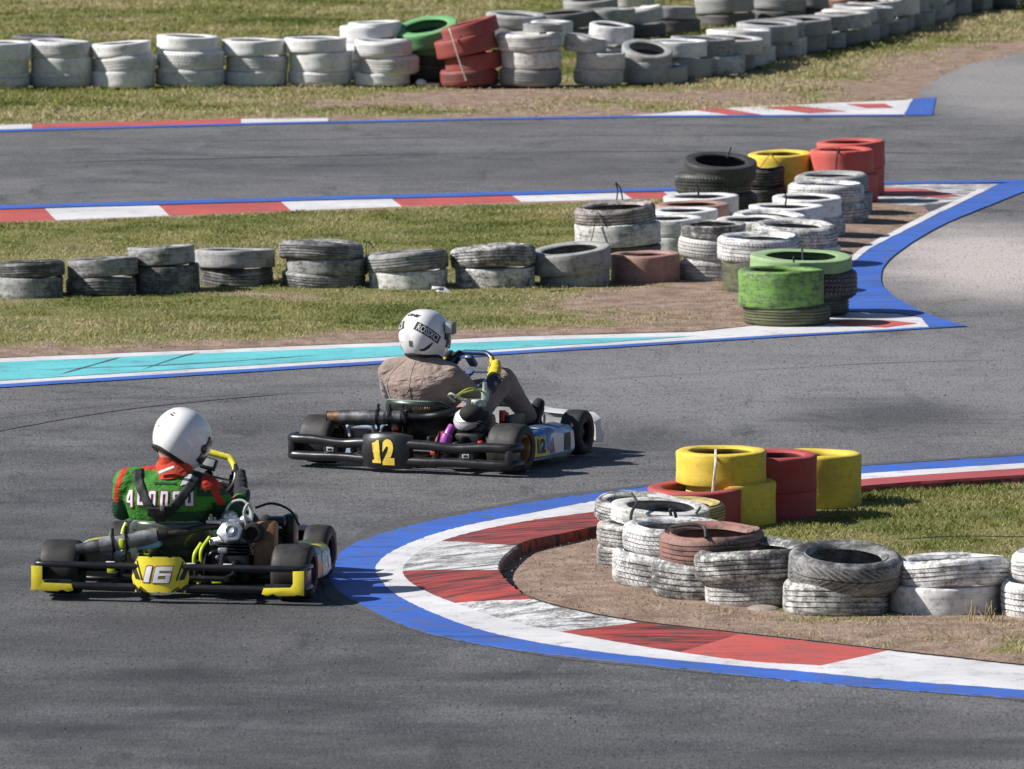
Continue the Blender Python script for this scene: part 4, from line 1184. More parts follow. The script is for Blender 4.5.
strap([at(366, 262, 291, .1), at(366, 248, 291, .2), at(370, 251, 291, .3), at(373, 256, 291, .3)], .007, 'tie', 'dark cord between the three-high stack and the tilted grey tyre')
strap([at(905, 557, 619, .45), at(960, 556, 619, .5), at(1024, 556.5, 619, .5), at(1060, 556, 619, .5)], .004, 'tie', 'thin dark cord stretched behind the white tyres of the near turf')
# ------------------------------------------------------------------ racing karts (x right, y forward, z up, origin under the rear axle)
MI = Matrix.Identity(4)
def axis_x(x, y, z):
    """lathe axis Z turned to point along +X"""
    return Matrix.Translation((x, y, z)) @ Matrix.Rotation(math.pi / 2, 4, 'Y')

def make_wheel(kart, side, y, Ro, W, track, rim_mat, steer=0.0):
    piv = V((side * track / 2, y, Ro))
    h = W / 2
    hub = MB().lathe([(0.0, -h * .55), (.03, -h * .55), (.03, h * .5), (.018, h * .62), (0, h * .62)], 0, 20)
    T = Matrix.Translation(piv) @ Matrix.Rotation(steer, 4, 'Z') @ Matrix.Rotation(math.pi / 2 * side, 4, 'Y')
    hub = MB().add(hub.v, hub.f, 0, T)
    w = hub.build('wheel', M['dark_rim'], kart)
    rb = Ro * 0.53
    prof = [(rb, -.80 * h), (rb + .008, -.96 * h), (rb + .03, -1.0 * h), (Ro - .026, -.985 * h), (Ro - .010, -.92 * h), (Ro - .002, -.78 * h), (Ro, -.45 * h), (Ro + .001, 0),
            (Ro, .45 * h), (Ro - .002, .78 * h), (Ro - .010, .92 * h), (Ro - .026, .985 * h), (rb + .03, 1.0 * h), (rb + .008, .96 * h), (rb, .80 * h), (rb - .004, .4 * h), (rb - .004, -.4 * h)]
    MB().lathe(prof, 0, 48, T, closed=True).build('tyre', M['rubber'], w)
    rp = [(rb + .004, .86 * h), (rb - .004, .88 * h), (rb - .010, .80 * h), (rb - .013, .30 * h), (.045, .16 * h), (.03, .20 * h)]
    rp2 = [(rb + .004, -.86 * h), (rb - .006, -.86 * h), (rb - .012, -.75 * h), (rb - .013, .30 * h)]
    MB().lathe(rp, 0, 40, T).lathe(rp2, 0, 40, T).build('rim', M[rim_mat], w, fix=False)
    return w

def bowl_seat(kart, cx, mat, edge, top=.37, rx=.205):
    """bucket seat: back curve sweeping forward into two wings"""
    rows = []
    for j in range(15):
        t = j / 14
        z = .035 + (top - .035) * t
        lean = .36 - .20 * t - .06 * math.sin(t * math.pi)
        row = []
        span = 112 - 18 * t
        for i in range(33):
            a = R(-span + 2 * span * i / 32)
            rr = rx * (0.80 + 0.20 * min(1, t * 2.2))
            wing = abs(a) / R(112)
            zz = z - (0.10 * t + .02) * max(0, wing - .42) ** 1.3 * 2.0
            row.append((cx + rr * math.sin(a), lean - .155 * math.cos(a) + .05, max(.03, zz)))
        rows.append(row)
    mb = MB()
    n = 33
    mb.add([p for r in rows for p in r], [[j * n + i, j * n + i + 1, (j + 1) * n + i + 1, (j + 1) * n + i] for j in range(14) for i in range(32)])
    mb.add(rows[0], [list(range(n))])
    o = mb.build('seat', M[mat], kart)
    sm = o.modifiers.new('shell', 'SOLIDIFY'); sm.thickness = .006; sm.offset = 1
    MB().tube(rows[-1], .006, 0, 8).build('seat_edge', M[edge], o)
    return o

def plate_text(mb, body, size, c, mat, bold=0, shear=0, Mx=None, stretch=(1, 1)):
    vs, fs = text_shape(body, size, bold, shear)
    T = Mx if Mx is not None else Matrix.Translation(c) @ Matrix.Rotation(math.pi / 2, 4, 'X')
    mb.add([(v.x * stretch[0], v.y * stretch[1], 0) for v in vs], fs, mat, T)

def spring(p0, p1, r, turns=7):
    p0, p1 = V(p0), V(p1)
    d = (p1 - p0); n = turns * 8
    x = d.cross(V((0, 0, 1))).normalized(); y = d.cross(x).normalized()
    return [p0 + d * (i / n) + x * r * math.cos(i * math.pi / 4) + y * r * math.sin(i * math.pi / 4) for i in range(n + 1)]

def steering(kart, c, rad, tilt, ring_mat, grip_mat=None, yawx=0.0, grip=(60, 120)):
    """D shaped wheel; local ring in XY, turned so that its face looks back at the driver"""
    T = Matrix.Translation(c) @ Matrix.Rotation(yawx, 4, 'Y') @ Matrix.Rotation(tilt, 4, 'X')
    pts = []
    for i in range(40):
        a = 2 * math.pi * i / 40
        x, y = rad * math.cos(a), rad * math.sin(a)
        y = max(-.72 * rad, min(.86 * rad, y))
        pts.append(T @ V((x, y, 0)))
    mb = MB().tube(pts, .0155, 0, 10, closed=True)
    for a in (0, math.pi, -math.pi / 2):
        mb.tube([T @ V((0, 0, -.012)), T @ V((rad * .95 * math.cos(a), .7 * rad * math.sin(a) if a < 0 else rad * math.sin(a), 0))], [.012, .009], 0, 8, flat=(1.4, .5))
    mb.add(*(lambda b: (b.v, b.f))(MB().lathe([(0, .004), (.024, .004), (.024, -.016), (0, -.016)], 0, 20)), 0, T)
    w = mb.build('steering_wheel', M[ring_mat], kart)
    if grip_mat:
        g = [T @ V((rad * math.cos(R(a)), min(.86 * rad, rad * math.sin(R(a))), 0)) for a in range(grip[0], grip[1] + 1, 4)]
        MB().tube(g, .0172, 0, 12).build('grip', M[grip_mat], w)
    return w, T, pts

def kart_base(name, loc, rz, cfg):
    k = empty(name, loc, rz)
    tag(k, cfg['label'], 'go-kart', 'racing karts on the track')
    tr_r, tr_f, wb = 1.21, 1.04, 1.05
    for s in (-1, 1):
        make_wheel(k, s, 0, .140, .205, tr_r, cfg['rim'])
        make_wheel(k, s, wb, .132, .135, tr_f, cfg['frim'], cfg['steer'])
    # chassis
    mb = MB()
    t = .0155
    for s in (-1, 1):
        mb.tube(catmull([(s * .30, -.10, .105), (s * .31, .1, .075), (s * .30, .35, .05), (s * .26, .75, .05), (s * .22, 1.02, .05), (s * .19, 1.22, .055)], 5), t)
        mb.tube(catmull([(s * .27, .80, .05), (s * .36, .98, .06), (s * .40, 1.05, .10)], 4), t)
        mb.tube(catmull([(s * .31, .2, .06), (s * .52, .22, .06), (s * .60, .34, .06), (s * .60, .72, .06), (s * .5, .86, .06), (s * .28, .86, .05)], 5), .011)
        mb.cyl((s * .42, 1.02, .10), (s * .455, 1.05, .132), .018, None, 0, 10)
    mb.tube([(-.30, -.10, .105), (.30, -.10, .105)], t).tube([(-.27, .62, .05), (.27, .62, .05)], t).tube(catmull([(-.19, 1.22, .055), (-.1, 1.28, .055), (.1, 1.28, .055), (.19, 1.22, .055)], 4), t)
    mb.build('frame', M[cfg['frame']], k)
    MB().box((0, .95, .034), (.44, .62, .006), 0, .002).build('floor_tray', M['steel'], k)
    ax = MB().cyl((-.60, 0, .14), (.60, 0, .14), .02, None, 0, 18)
    for x in (-.28, .10, .30): ax.box((x, 0, .14), (.028, .10, .10), 0, .012)
    ax.build('axle', M['dark_rim'], k)
    MB().lathe([(.03, -.006), (.095, -.006), (.095, .006), (.03, .006)], 0, 40, axis_x(-.20, 0, .14), True).build('brake_disc', M['steel'], k)
    MB().box((-.20, .085, .16), (.06, .07, .09), 0, .012).build('brake_caliper', M[cfg['accent']], k)
    # steering column, pedals, tank
    MB().cyl((0, 1.0, .08), (0.01, .64, .46), .011, None, 0, 10).box((0.0, .80, .30), (.05, .02, .04), 0, .006).build('steering_column', M['aluminium'], k)
    for s in (-1, 1):
        MB().tube(catmull([(s * .12, 1.10, .05), (s * .17, 1.13, .14), (s * .18, 1.14, .22), (s * .26, 1.14, .22), (s * .27, 1.13, .16)], 4), .008).build('pedal', M['aluminium'], k)
    MB().box((.0, .74, .15), (.20, .26, .20), 0, .04).cyl((.04, .70, .25), (.04, .70, .275), .03, None, 0, 16).build('fuel_tank', M['clear_hose' if cfg.get('pale_tank') else 'grey_plastic'], k)
    return k

def biggest(fs):
    """the largest connected set of faces"""
    par = {}
    def find(a):
        while par.setdefault(a, a) != a: a = par[a]
        return a
    for f in fs:
        for i in f[1:]: par[find(i)] = find(f[0])
    cnt = {}
    for f in fs: cnt.setdefault(find(f[0]), []).append(f)
    return max(cnt.values(), key=len) if cnt else fs

def side_pod(k, s, mats, shapes, hi=.215):
    """bodywork between the wheels, sloping outer face"""
    x0 = s * .36
    secs = []
    for y, g in ((.22, .86), (.25, .97), (.34, 1.0), (.60, 1.0), (.78, .95), (.84, .80)):
        o_, z1 = s * (.36 + .29 * g), .055 + (hi - .055) * g
        secs.append([V(p) for p in ((x0, y, .045), (o_ - s * .02, y, .040), (o_, y, .065), (o_ - s * .008, y, z1 - .035), (o_ - s * .035, y, z1 - .006), (o_ - s * .13, y, z1 + .008), (x0, y, z1 - .045))])
    mb = MB().loft(secs, 0)
    me_b = mb.mesh('p', [], smooth=False)
    bm = bmesh.new(); bm.from_mesh(me_b); bmesh.ops.recalc_face_normals(bm, faces=bm.faces[:]); bm.to_mesh(me_b); bm.free()
    bv = bvh_of(me_b)
    stickers = []
    for pts, mi, off, top in shapes:
        sh = poly_shape(pts, .03)
        if top:   # outline in (x from the centre, y) seen from above
            vs, fs = drape(sh, bv, (0, 0, .6), (s, 0, 0), (0, 1, 0), (0, 0, -1), off)
        else:     # outline in (y, z) seen from the side
            vs, fs = drape(sh, bv, (s * 1.2, 0, 0), (0, 1, 0), (0, 0, 1), (-s, 0, 0), off)
        stickers.append((vs, biggest(fs), mi))
    bpy.data.meshes.remove(me_b)
    o = mb.build('side_pod', mats[0], k)
    for vs, fs, mi in stickers:
        us = sorted({i for f in fs for i in f}); ix = {a: b for b, a in enumerate(us)}
        MB().add([vs[i] for i in us], [[ix[i] for i in f] for f in fs]).build('sticker', mats[mi], o, fix=False)
    return o, bv

# ================================================================= kart with the black rear bumper and yellow 12
A12, A16 = R(-26.0), R(-10.5)
L12 = ground(416.5, 469.5); L12.z = .012
L16 = ground(178.5, 598.5); L16.z = .012
k = kart_base('racing_kart', L12, A12, dict(label='racing kart with a yellow number 12 on its black bumper and white nose', rim='bronze', frim='dark_rim', steer=R(4), frame='black_metal', accent='red_metal', pale_tank=False))
kart12 = k
# rear bumper
mb = MB()
for z, r in ((.158, .027), (.062, .026)):
    mb.tube(catmull([(-.715, -.10, z), (-.712, -.175, z), (-.68, -.215, z), (-.55, -.225, z), (-.36, -.235, z - (.012 if z > .1 else -.004)), (-.18, -.245, z), (.18, -.245, z),
                     (.36, -.235, z - (.012 if z > .1 else -.004)), (.55, -.225, z), (.68, -.215, z), (.712, -.175, z), (.715, -.10, z)], 6), r, 0, 12, flat=(1, 1.05))
for s in (-1, 1):
    mb.box((s * .695, -.165, .11), (.045, .14, .11), 0, .018)
    mb.box((s * .435, -.225, .108), (.10, .03, .075), 0, .010)
    mb.box((s * .24, -.228, .11), (.05, .036, .10), 0, .012)
    mb.box((s * .435, -.2425, .108), (.045, .006, .026), 1, .002)
    mb.box((s * .435, -.247, .108), (.026, .004, .012), 0, .001)
    mb.box((s * .30, -.17, .105), (.03, .12, .03), 0, .008)
mb.box((.235, -.262, .118), (.03, .010, .02), 2, .003)
mb.build('rear_bumper', [M['black_plastic'], M['silver'], M['red_metal']], k)
# number plate, one bulged moulding
secs = []
for i in range(13):
    x = -.152 + .304 * i / 12
    u = abs(x) / .152
    y = -.298 + .035 * u ** 2.6
    z1 = .222 - .016 * u ** 2
    z0 = .012 + .012 * u ** 2
    x -= .065
    secs.append([V(p) for p in ((x, -.215, z0 + .01), (x, y + .012, z0), (x, y, z0 + .03), (x, y - .006, (z0 + z1) / 2), (x, y, z1 - .03), (x, y + .02, z1 - .004), (x, -.215, z1))])
mb = MB().loft(secs, 0)
tmp = mb.mesh('t', [], smooth=False); bv = bvh_of(tmp); bpy.data.meshes.remove(tmp)
P = MI
one_ = [(-.026, -.066), (.030, -.066), (.030, -.050), (.016, -.046), (.016, .066), (.002, .066), (-.010, .054), (-.028, .048), (-.028, .036), (-.012, .038), (-.012, -.046), (-.026, -.050)]
vs, fs = text_shape('2', .18, .012, 0, 1)
two_ = ([V((v.x * .72, v.y * 1.0, 0)) for v in vs], fs)
for sh, x in ((poly_shape(one_, .015), -.107), (two_, -.030)):
    a, b = drape(sh, bv, (x, -.6, .115), (1, 0, 0), (0, 0, 1), (0, 1, 0), .0035)
    mb.add(a, b, 1)
mb.build('number_plate', [M['black_plastic'], M['num_yellow']], k)
bowl_seat(k, -.07, 'seat_shell', 'seat_edge', .375, .215)
# exhaust
ex = MB()
P_ = [V((-.475, -.03, .272)), V((-.08, .035, .284))]
d_ = (P_[1] - P_[0]).normalized()
for a, b, r0, r1, m in ((0, .27, .044, .044, 0), (.27, .285, .044, .040, 0), (.285, .40, .040, .036, 0), (-.075, 0, .037, .040, 1)):
    ex.cyl(P_[0] + d_ * a, P_[0] + d_ * b, r0, r1, m, 24)
ex.tube(catmull([P_[0] + d_ * .39, P_[0] + d_ * .5 + V((0, .01, 0)), V((.12, .07, .30)), V((.20, .12, .32)), V((.255, .15, .32))], 6), .027, 2, 14)
ex.add(*(lambda b: (b.v, b.f))(MB().lathe([(.040, 0), (.028, .002), (.028, .05)], 1, 24, None)), 1, Matrix.Translation(P_[0] - d_ * .0765) @ d_.to_track_quat('Z', 'Y').to_matrix().to_4x4())
e = ex.build('exhaust', [M['steel'], M['rust'], M['black_metal']], k)
for q in (.23, .30, .38):
    c = P_[0] + d_ * q
    MB().lathe([(.046, -.006), (.052, -.006), (.052, .006), (.046, .006)], 0, 28, Matrix.Translation(c) @ d_.to_track_quat('Z', 'Y').to_matrix().to_4x4(), True)\
        .box(c + V((0, -.004, .062)), (.012, .012, .035), 0, .003).box(c - V((0, 0, .085)), (.012, .02, .08), 0, .003).build('clamp', M['black_metal'], e)
MB().tube(spring((-.04, .03, .335), (.06, .055, .34), .008, 8), .0022, 0, 5).build('spring', M['rust'], e)
# engine
mb = MB()
mb.box((.30, .14, .135), (.17, .20, .15), 0, .025).box((.30, .15, .225), (.13, .14, .06), 0, .012)
for i in range(5): mb.box((.30, .15, .242 + i * .013), (.15, .15, .006), 0, .002)
mb.lathe([(.0, .0), (.075, .0), (.075, .03), (.05, .045), (0, .05)], 0, 28, axis_x(.385, .14, .13))
mb.build('engine', M['black_metal'], k)
MB().lathe([(0, .0), (.086, .0), (.086, .022), (.078, .032), (.068, .05), (.03, .064), (.02, .085), (0, .088)], 0, 28, Matrix.Translation((.275, .12, .275)) @ Matrix.Rotation(R(38), 4, 'X')).build('cylinder_head', M['white_alu'], k)
MB().ball((.345, .02, .325), (.072, .075, .052), 0, 22, 14).cyl((.38, .05, .32), (.37, .13, .31), .03, None, 0, 18).build('air_filter', M['padding'], k)
MB().tube(catmull([(.245, -.03, .25), (.235, -.06, .215), (.225, -.075, .17), (.222, -.075, .13), (.222, -.06, .10)], 6), [.024] * 8 + [.034] * 17, 0, 16).build('water_pipe', M['purple'], k)
mb = MB().box((.34, .20, .41), (.04, .045, .07), 0, .012).cyl((.34, .20, .44), (.34, .20, .49), .016, .012, 0, 14).box((.30, .18, .37), (.10, .07, .05), 0, .014).cyl((.26, .12, .36), (.26, .12, .40), .014, .010, 0, 12)
mb.build('carburettor', M['pale_green'], k)
mb = MB()
for pts in ([(.34, .2, .45), (.27, .16, .44), (.20, .14, .41), (.24, .10, .39)], [(.33, .2, .40), (.26, .14, .39), (.22, .12, .42), (.30, .17, .45)], [(.35, .19, .43), (.29, .12, .46), (.23, .10, .43), (.19, .12, .40)]):
    mb.tube(catmull(pts, 6), .0055, 0, 7)
mb.build('fuel_hose', M['lime_hose'], k)
MB().tube(catmull([(.20, .10, .38), (.17, .08, .41), (.20, .05, .43), (.25, .07, .40), (.29, .10, .38)], 6), .008, 0, 8).build('fuel_hose', M['clear_hose'], k)
mb = MB().box((.43, .40, .21), (.05, .20, .16), 0, .012)
mb.build('radiator', M['black_metal'], k)
MB().box((.40, .33, .27), (.06, .03, .08), 0, .012).cyl((.40, .31, .26), (.40, .31, .32), .02, None, 0, 12).build('coolant_cap', M['red_metal'], k)
mb = MB().tube(catmull([(.165, -.06, .09), (.155, -.05, .16), (.185, -.03, .21), (.215, 0, .18)], 5), .012, 0, 8).box((.20, -.07, .10), (.03, .03, .07), 0, .008).box((.44, -.06, .15), (.03, .03, .06), 0, .008)
mb.box((.235, -.02, .095), (.20, .02, .012), 0, .003)
mb.build('engine_mount', M['red_metal'], k)
MB().lathe([(.02, -.004), (.088, -.004), (.088, .004), (.02, .004)], 0, 36, axis_x(.17, 0, .14), True).build('sprocket', M['dark_rim'], k)
MB().box((.30, -.02, .145), (.17, .06, .008), 0, .002).build('heat_shield', M['silver'], k)
MB().tube(catmull([(-.42, -.02, .16), (-.43, .0, .22), (-.30, .02, .235), (-.28, .0, .17)], 5), .010, 0, 8).build('seat_stay', M['silver'], k)
MB().box((-.40, .09, .155), (.17, .16, .10), 0, .03).build('battery_box', M['brown_plastic'], k)
# bodywork
mats = [M['lightblue'], M['blue_paint'], M['white_plastic'], M['pink'], M['num_yellow'], M['black_ink'], M['olive']]
shp = [([(.23, .06), (.40, .06), (.38, .20), (.24, .19)], 5, .002, False), ([(.24, .065), (.39, .065), (.37, .185), (.25, .18)], 4, .004, False),
       ([(.43, .07), (.60, .07), (.62, .17), (.44, .19)], 2, .003, False), ([(.43, .07), (.49, .07), (.47, .13), (.44, .14)], 3, .005, False), ([(.61, .07), (.70, .07), (.72, .17), (.63, .17)], 5, .003, False),
       ([(.71, .07), (.81, .075), (.80, .15), (.73, .17)], 2, .003, False),
       ([(.48, .30), (.56, .26), (.63, .55), (.50, .48)], 2, .004, True), ([(.40, .28), (.47, .26), (.48, .50), (.41, .55)], 3, .004, True), ([(.42, .60), (.62, .58), (.60, .74), (.42, .78)], 1, .004, True),
       ([(.60, .26), (.645, .27), (.65, .5), (.61, .5)], 1, .005, True)]
pod, bv = side_pod(k, 1, mats, shp)
vs, fs = text_shape('12', .105, .006, 0, 1)
a, b = drape((vs, fs), bv, (1.2, .315, .125), (0, 1, 0), (0, 0, 1), (-1, 0, 0), .006)
MB().add(a, b).build('number_print', M['black_ink'], pod, fix=False)
side_pod(k, -1, mats, [([(.43, .07), (.60, .07), (.62, .17), (.44, .19)], 2, .003, False)])
def nose(k, mat, grey):
    secs = []
    for i in range(25):
        x = -.56 + 1.12 * i / 24
        u = abs(x) / .56
        yb, yf = 1.20 + .05 * (1 - u), 1.50 - .16 * u ** 2.5
        z1 = .245 - .02 * u - (.03 if u > .93 else 0) + .05 * max(0, 1 - u * 2.6)
        secs.append([V(p) for p in ((x, yb + .03, .06), (x, yf - .02, .05), (x, yf, .09), (x, yf - .05, z1 - .05), (x, yb + .10, z1), (x, yb, z1 - .015), (x, yb + .02, z1 - .04))])
    MB().loft(secs, 0).build('front_fairing', M[mat], k)
    MB().add([(-.20, 1.18, .10), (.20, 1.18, .10), (.13, 1.26, .26), (-.13, 1.26, .26), (-.20, 1.20, .10), (.20, 1.20, .10), (.13, 1.28, .27), (-.13, 1.28, .27)],
             [[0, 1, 2, 3], [4, 7, 6, 5], [0, 4, 5, 1], [1, 5, 6, 2], [2, 6, 7, 3], [3, 7, 4, 0]]).build('fairing_bracket', M[grey], k)
nose(k, 'white_plastic', 'grey_plastic')
def shield(k, mat, top, w0, w1, y0=1.02, y1=.72, dx=0.0, z0=.20):
    """front panel standing before the steering wheel"""
    secs = []
    for j in range(9):
        t = j / 8
        w = w0 + (w1 - w0) * t
        z = z0 + (top - z0) * t
        y = y0 + (y1 - y0) * t + .03 * math.sin(t * math.pi)
        secs.append([V((dx + w * u, y - .10 * (1 - u * u) * 0 + .09 * (1 - u * u), z + .015 * (1 - u * u))) for u in [i / 8 - 1 for i in range(17)]])
    mb = MB()
    n = 17
    mb.add([p for r in secs for p in r], [[j * n + i, j * n + i + 1, (j + 1) * n + i + 1, (j + 1) * n + i] for j in range(8) for i in range(16)])
    o = mb.build('front_panel', M[mat], k)
    sm = o.modifiers.new('shell', 'SOLIDIFY'); sm.thickness = .006
    return o
fp = shield(k, 'grey_plastic', .42, .20, .12, 1.04, .90, .0, .24)
w12, T12, ring12 = steering(k, (.025, .64, .505), .148, R(52), 'blue_metal')
MB().box(T12 @ V((0, .06, .018)), (.05, .03, .10), 0, .01, rot=(R(52), 0, 0)).build('steering_hub', M['blue_metal'], w12)

# ================================================================= kart with yellow 16
k = kart_base('racing_kart', L16, A16, dict(label='black and yellow green racing kart with a yellow number 16 plate at the rear', rim='dark_rim', frim='dark_rim', steer=R(-3), frame='black_metal', accent='neon'))
kart16 = k
mb = MB()
for z, r in ((.178, .0165), (.072, .0175)):
    mb.tube(catmull([(-.705, -.08, z), (-.70, -.18, z), (-.66, -.225, z), (-.45, -.235, z), (-.2, -.24, z), (.2, -.24, z), (.45, -.235, z), (.66, -.225, z), (.70, -.18, z), (.705, -.08, z)], 6), r, 0, 12)
for s in (-1, 1):
    mb.box((s * .695, -.15, .125), (.03, .16, .125), 0, .012)
    mb.box((s * .685, -.222, .125), (.045, .03, .11), 0, .01)
    mb.box((s * .60, -.225, .075), (.20, .035, .05), 0, .01)
    mb.box((s * .30, -.16, .12), (.028, .14, .028), 0, .006)
    pts = [(.71, .172), (.652, .170), (.652, .105), (.640, .086), (.50, .082), (.49, .050), (.52, .042), (.548, .052), (.575, .043), (.66, .045), (.675, .050), (.71, .046)]
    T = Matrix.Translation((0, -.258, 0)) @ Matrix.Rotation(math.pi / 2, 4, 'X')
    mb.prism([(s * x, z) for x, z in pts][::s], .006, 1, T, .0015)
for x in (.12, .31, -.30): mb.box((x, -.245, .197), (.045, .012, .006), 2, .002)
mb.build('rear_bumper', [M['black_plastic'], M['plate_yellow'], M['white_ink']], k)
# number plate
PX, PZ = -.040, .138
out = [(-.112, .092), (-.06, .094), (-.045, .088), (-.03, .094), (.04, .094), (.055, .088), (.07, .094), (.108, .092), (.122, .074), (.145, .045), (.149, -.02), (.132, -.092), (.118, -.092), (.108, -.066),
       (.07, -.088), (.014, -.088), (.0, -.082), (-.014, -.088), (-.07, -.088), (-.106, -.066), (-.116, -.090), (-.130, -.090), (-.149, -.02), (-.145, .042), (-.122, .074)]
def bend(x, z): return -.285 + .045 * (abs(x) / .15) ** 2.2 + .010 * max(0, z - .0) / .09
vs, fs = poly_shape(out, .012)
mb = MB()
n = len(vs)
mb.add([(v.x + PX, bend(v.x, v.y), v.y + PZ) for v in vs] + [(v.x * .97 + PX, bend(v.x, v.y) + .02, v.y * .97 + PZ) for v in vs], fs + [[i + n for i in f[::-1]] for f in fs])
bm = bmesh.new(); bv_ = [bm.verts.new(v) for v in vs]; [bm.faces.new([bv_[i] for i in f]) for f in fs]
bm.edges.index_update(); bm.verts.index_update()
for e_ in [e for e in bm.edges if e.is_boundary]:
    i, j = e_.verts[0].index, e_.verts[1].index
    mb.add([(vs[i].x + PX, bend(vs[i].x, vs[i].y), vs[i].y + PZ), (vs[j].x + PX, bend(vs[j].x, vs[j].y), vs[j].y + PZ),
            (vs[j].x * .97 + PX, bend(vs[j].x, vs[j].y) + .02, vs[j].y * .97 + PZ), (vs[i].x * .97 + PX, bend(vs[i].x, vs[i].y) + .02, vs[i].y * .97 + PZ)], [[0, 1, 2, 3]])
bm.free()
def on_plate(sh, mi, off):
    a, b = sh
    mb.add([(v.x + PX, bend(v.x, v.y) - off, v.y + PZ) for v in a], b, mi)
for s in (-1, 1):
    on_plate(poly_shape([(s * x, z) for x, z in [(.118, .072), (.124, .070), (.094, -.028), (.086, -.026)]], .012), 1, .0025)
    on_plate(poly_shape([(s * x, z) for x, z in [(.146, .030), (.134, .052), (.100, -.026), (.128, -.022)]], .012), 1, .0025)
    on_plate(poly_shape([(s * x, z) for x, z in [(.135, -.05), (.142, -.035), (.122, -.090), (.116, -.090), (.112, -.068)]], .012), 1, .0025)
    on_plate(poly_shape([(s * x, z) for x, z in [(.106, -.064), (.070, -.086), (.058, -.086), (.098, -.058)]], .012), 1, .0025)
# italic squared 1 and 6 with a dark outline
def skew(pts, g=0.0, sh=.22):
    cx = sum(p[0] for p in pts) / len(pts); cz = sum(p[1] for p in pts) / len(pts)
    r = []
    for x, z in pts:
        x, z = x + (g if x > cx else -g), z + (g if z > cz else -g)
        r.append((x + z * sh, z))
    return r
one = [(-.074, -.036), (-.044, -.036), (-.044, .046), (-.066, .046), (-.070, .040), (-.074, .040)]
for gr, mi, of in ((.0045, 2, .0028), (0, 3, .0045)):
    on_plate(poly_shape(skew(one, gr), .012), mi, of)
    L_, R_, B_, T_ = -.024 - gr, .062 + gr, -.038 - gr, .046 + gr
    w = .024
    q = [(L_, B_), (R_, B_), (R_, .012 + gr), (L_ + .026, .012 + gr)]
    bars = [[(L_, B_), (L_ + w + gr, B_), (L_ + w + gr, T_ - .004), (L_ + .006, T_), (L_, T_ - .006)], [(L_ + w + gr + .0002, T_ - .021 - gr), (R_, T_ - .021 - gr), (R_ + .004, T_), (L_ + w + gr + .0002, T_)],
            [(L_ + w + gr + .0002, B_), (R_ - .003, B_), (R_, B_ + .006), (R_, B_ + .019 + gr), (L_ + w + gr + .0002, B_ + .019 + gr)], [(L_ + w + gr + .0002, -.006 - gr + .004), (R_, -.006 - gr + .004), (R_, .012 + gr), (L_ + w + gr + .0002, .012 + gr)],
            [(R_ - w - gr, B_ + .019 + gr + .0002), (R_, B_ + .019 + gr + .0002), (R_, -.002 - gr - .0002), (R_ - w - gr, -.002 - gr - .0002)]]
    for b_ in bars:
        on_plate(poly_shape([(x + z * .22, z) for x, z in b_], .012), mi, of)
mb.build('number_plate', [M['plate_yellow'], M['black_ink'], M['red_ink'], M['white_ink']], k, fix=False)
bowl_seat(k, -.085, 'seat_grey', 'seat_lip', .372, .21)
# exhaust
ex = MB()
p0, p1 = V((-.47, -.06, .245)), V((-.115, .02, .305))
d_ = (p1 - p0).normalized()
LN = (p1 - p0).length
ex.cyl(p0 + d_ * .07, p1 - d_ * .06, .040, .041, 0, 24).cyl(p1 - d_ * .06, p1, .041, .036, 0, 24).cyl(p1, p1 + d_ * .05, .030, .022, 2, 20)
ex.cyl(p0 - d_ * .0, p0 + d_ * .07, .031, .036, 1, 24).cyl(p0 - d_ * .05, p0, .026, .030, 1, 22)
ex.add(*(lambda b: (b.v, b.f))(MB().lathe([(.0265, 0), (.018, .001), (.018, .05)], 0, 24)), 1, Matrix.Translation(p0 - d_ * .051) @ d_.to_track_quat('Z', 'Y').to_matrix().to_4x4())
ex.tube(catmull([p1 + d_ * .045, p1 + d_ * .10 + V((0, .0, .0)), V((.02, .06, .322)), V((.10, .09, .345)), V((.17, .12, .350)), V((.24, .14, .340))], 6), .0165, 2, 14)
e = ex.build('exhaust', [M['muffler'], M['steel'], M['dark_pipe']], k)
for q in (.14, .21):
    c = p0 + d_ * q
    MB().lathe([(.042, -.006), (.047, -.006), (.047, .006), (.042, .006)], 0, 28, Matrix.Translation(c) @ d_.to_track_quat('Z', 'Y').to_matrix().to_4x4(), True)\
        .box(c + V((0, -.01, .055)), (.014, .012, .05), 0, .003).box(c - V((0, 0, .075)), (.012, .02, .07), 0, .003).build('clamp', M['black_metal'], e)
MB().box((.165, .10, .375), (.08, .03, .018), 0, .006).build('exhaust_flange', M['silver'], e)
# engine
mb = MB().box((.275, .15, .14), (.18, .20, .16), 0, .03)
for i in range(4): mb.box((.265, .13, .225 + i * .016), (.17, .16, .008), 0, .003)
mb.lathe([(0, 0), (.07, 0), (.07, .03), (.05, .05), (0, .055)], 0, 26, axis_x(.19, .14, .12) @ Matrix.Rotation(math.pi, 4, 'X'))
mb.build('engine', M['black_metal'], k)
HM = Matrix.Translation((.268, .055, .318)) @ Matrix.Rotation(R(62), 4, 'X')
hexo = [(.076 * math.cos(R(60 * i + 12)) * (1.0 if i % 2 else .92), .066 * math.sin(R(60 * i + 12))) for i in range(6)]
h = MB().prism(hexo, .05, 0, HM, .012)
h.lathe([(.030, .048), (.034, .056), (.022, .062), (.016, .054), (0, .053)], 0, 20, HM)
h.box((.225, .10, .275), (.16, .10, .05), 0, .02, rot=(R(-20), R(-12), 0)).ball((.235, .15, .395), (.045, .04, .035), 0, 14, 10).ball((.325, .13, .385), (.032, .03, .028), 0, 14, 10).box((.25, .14, .37), (.13, .08, .05), 0, .02)
h.build('cylinder_head', M['aluminium'], k)
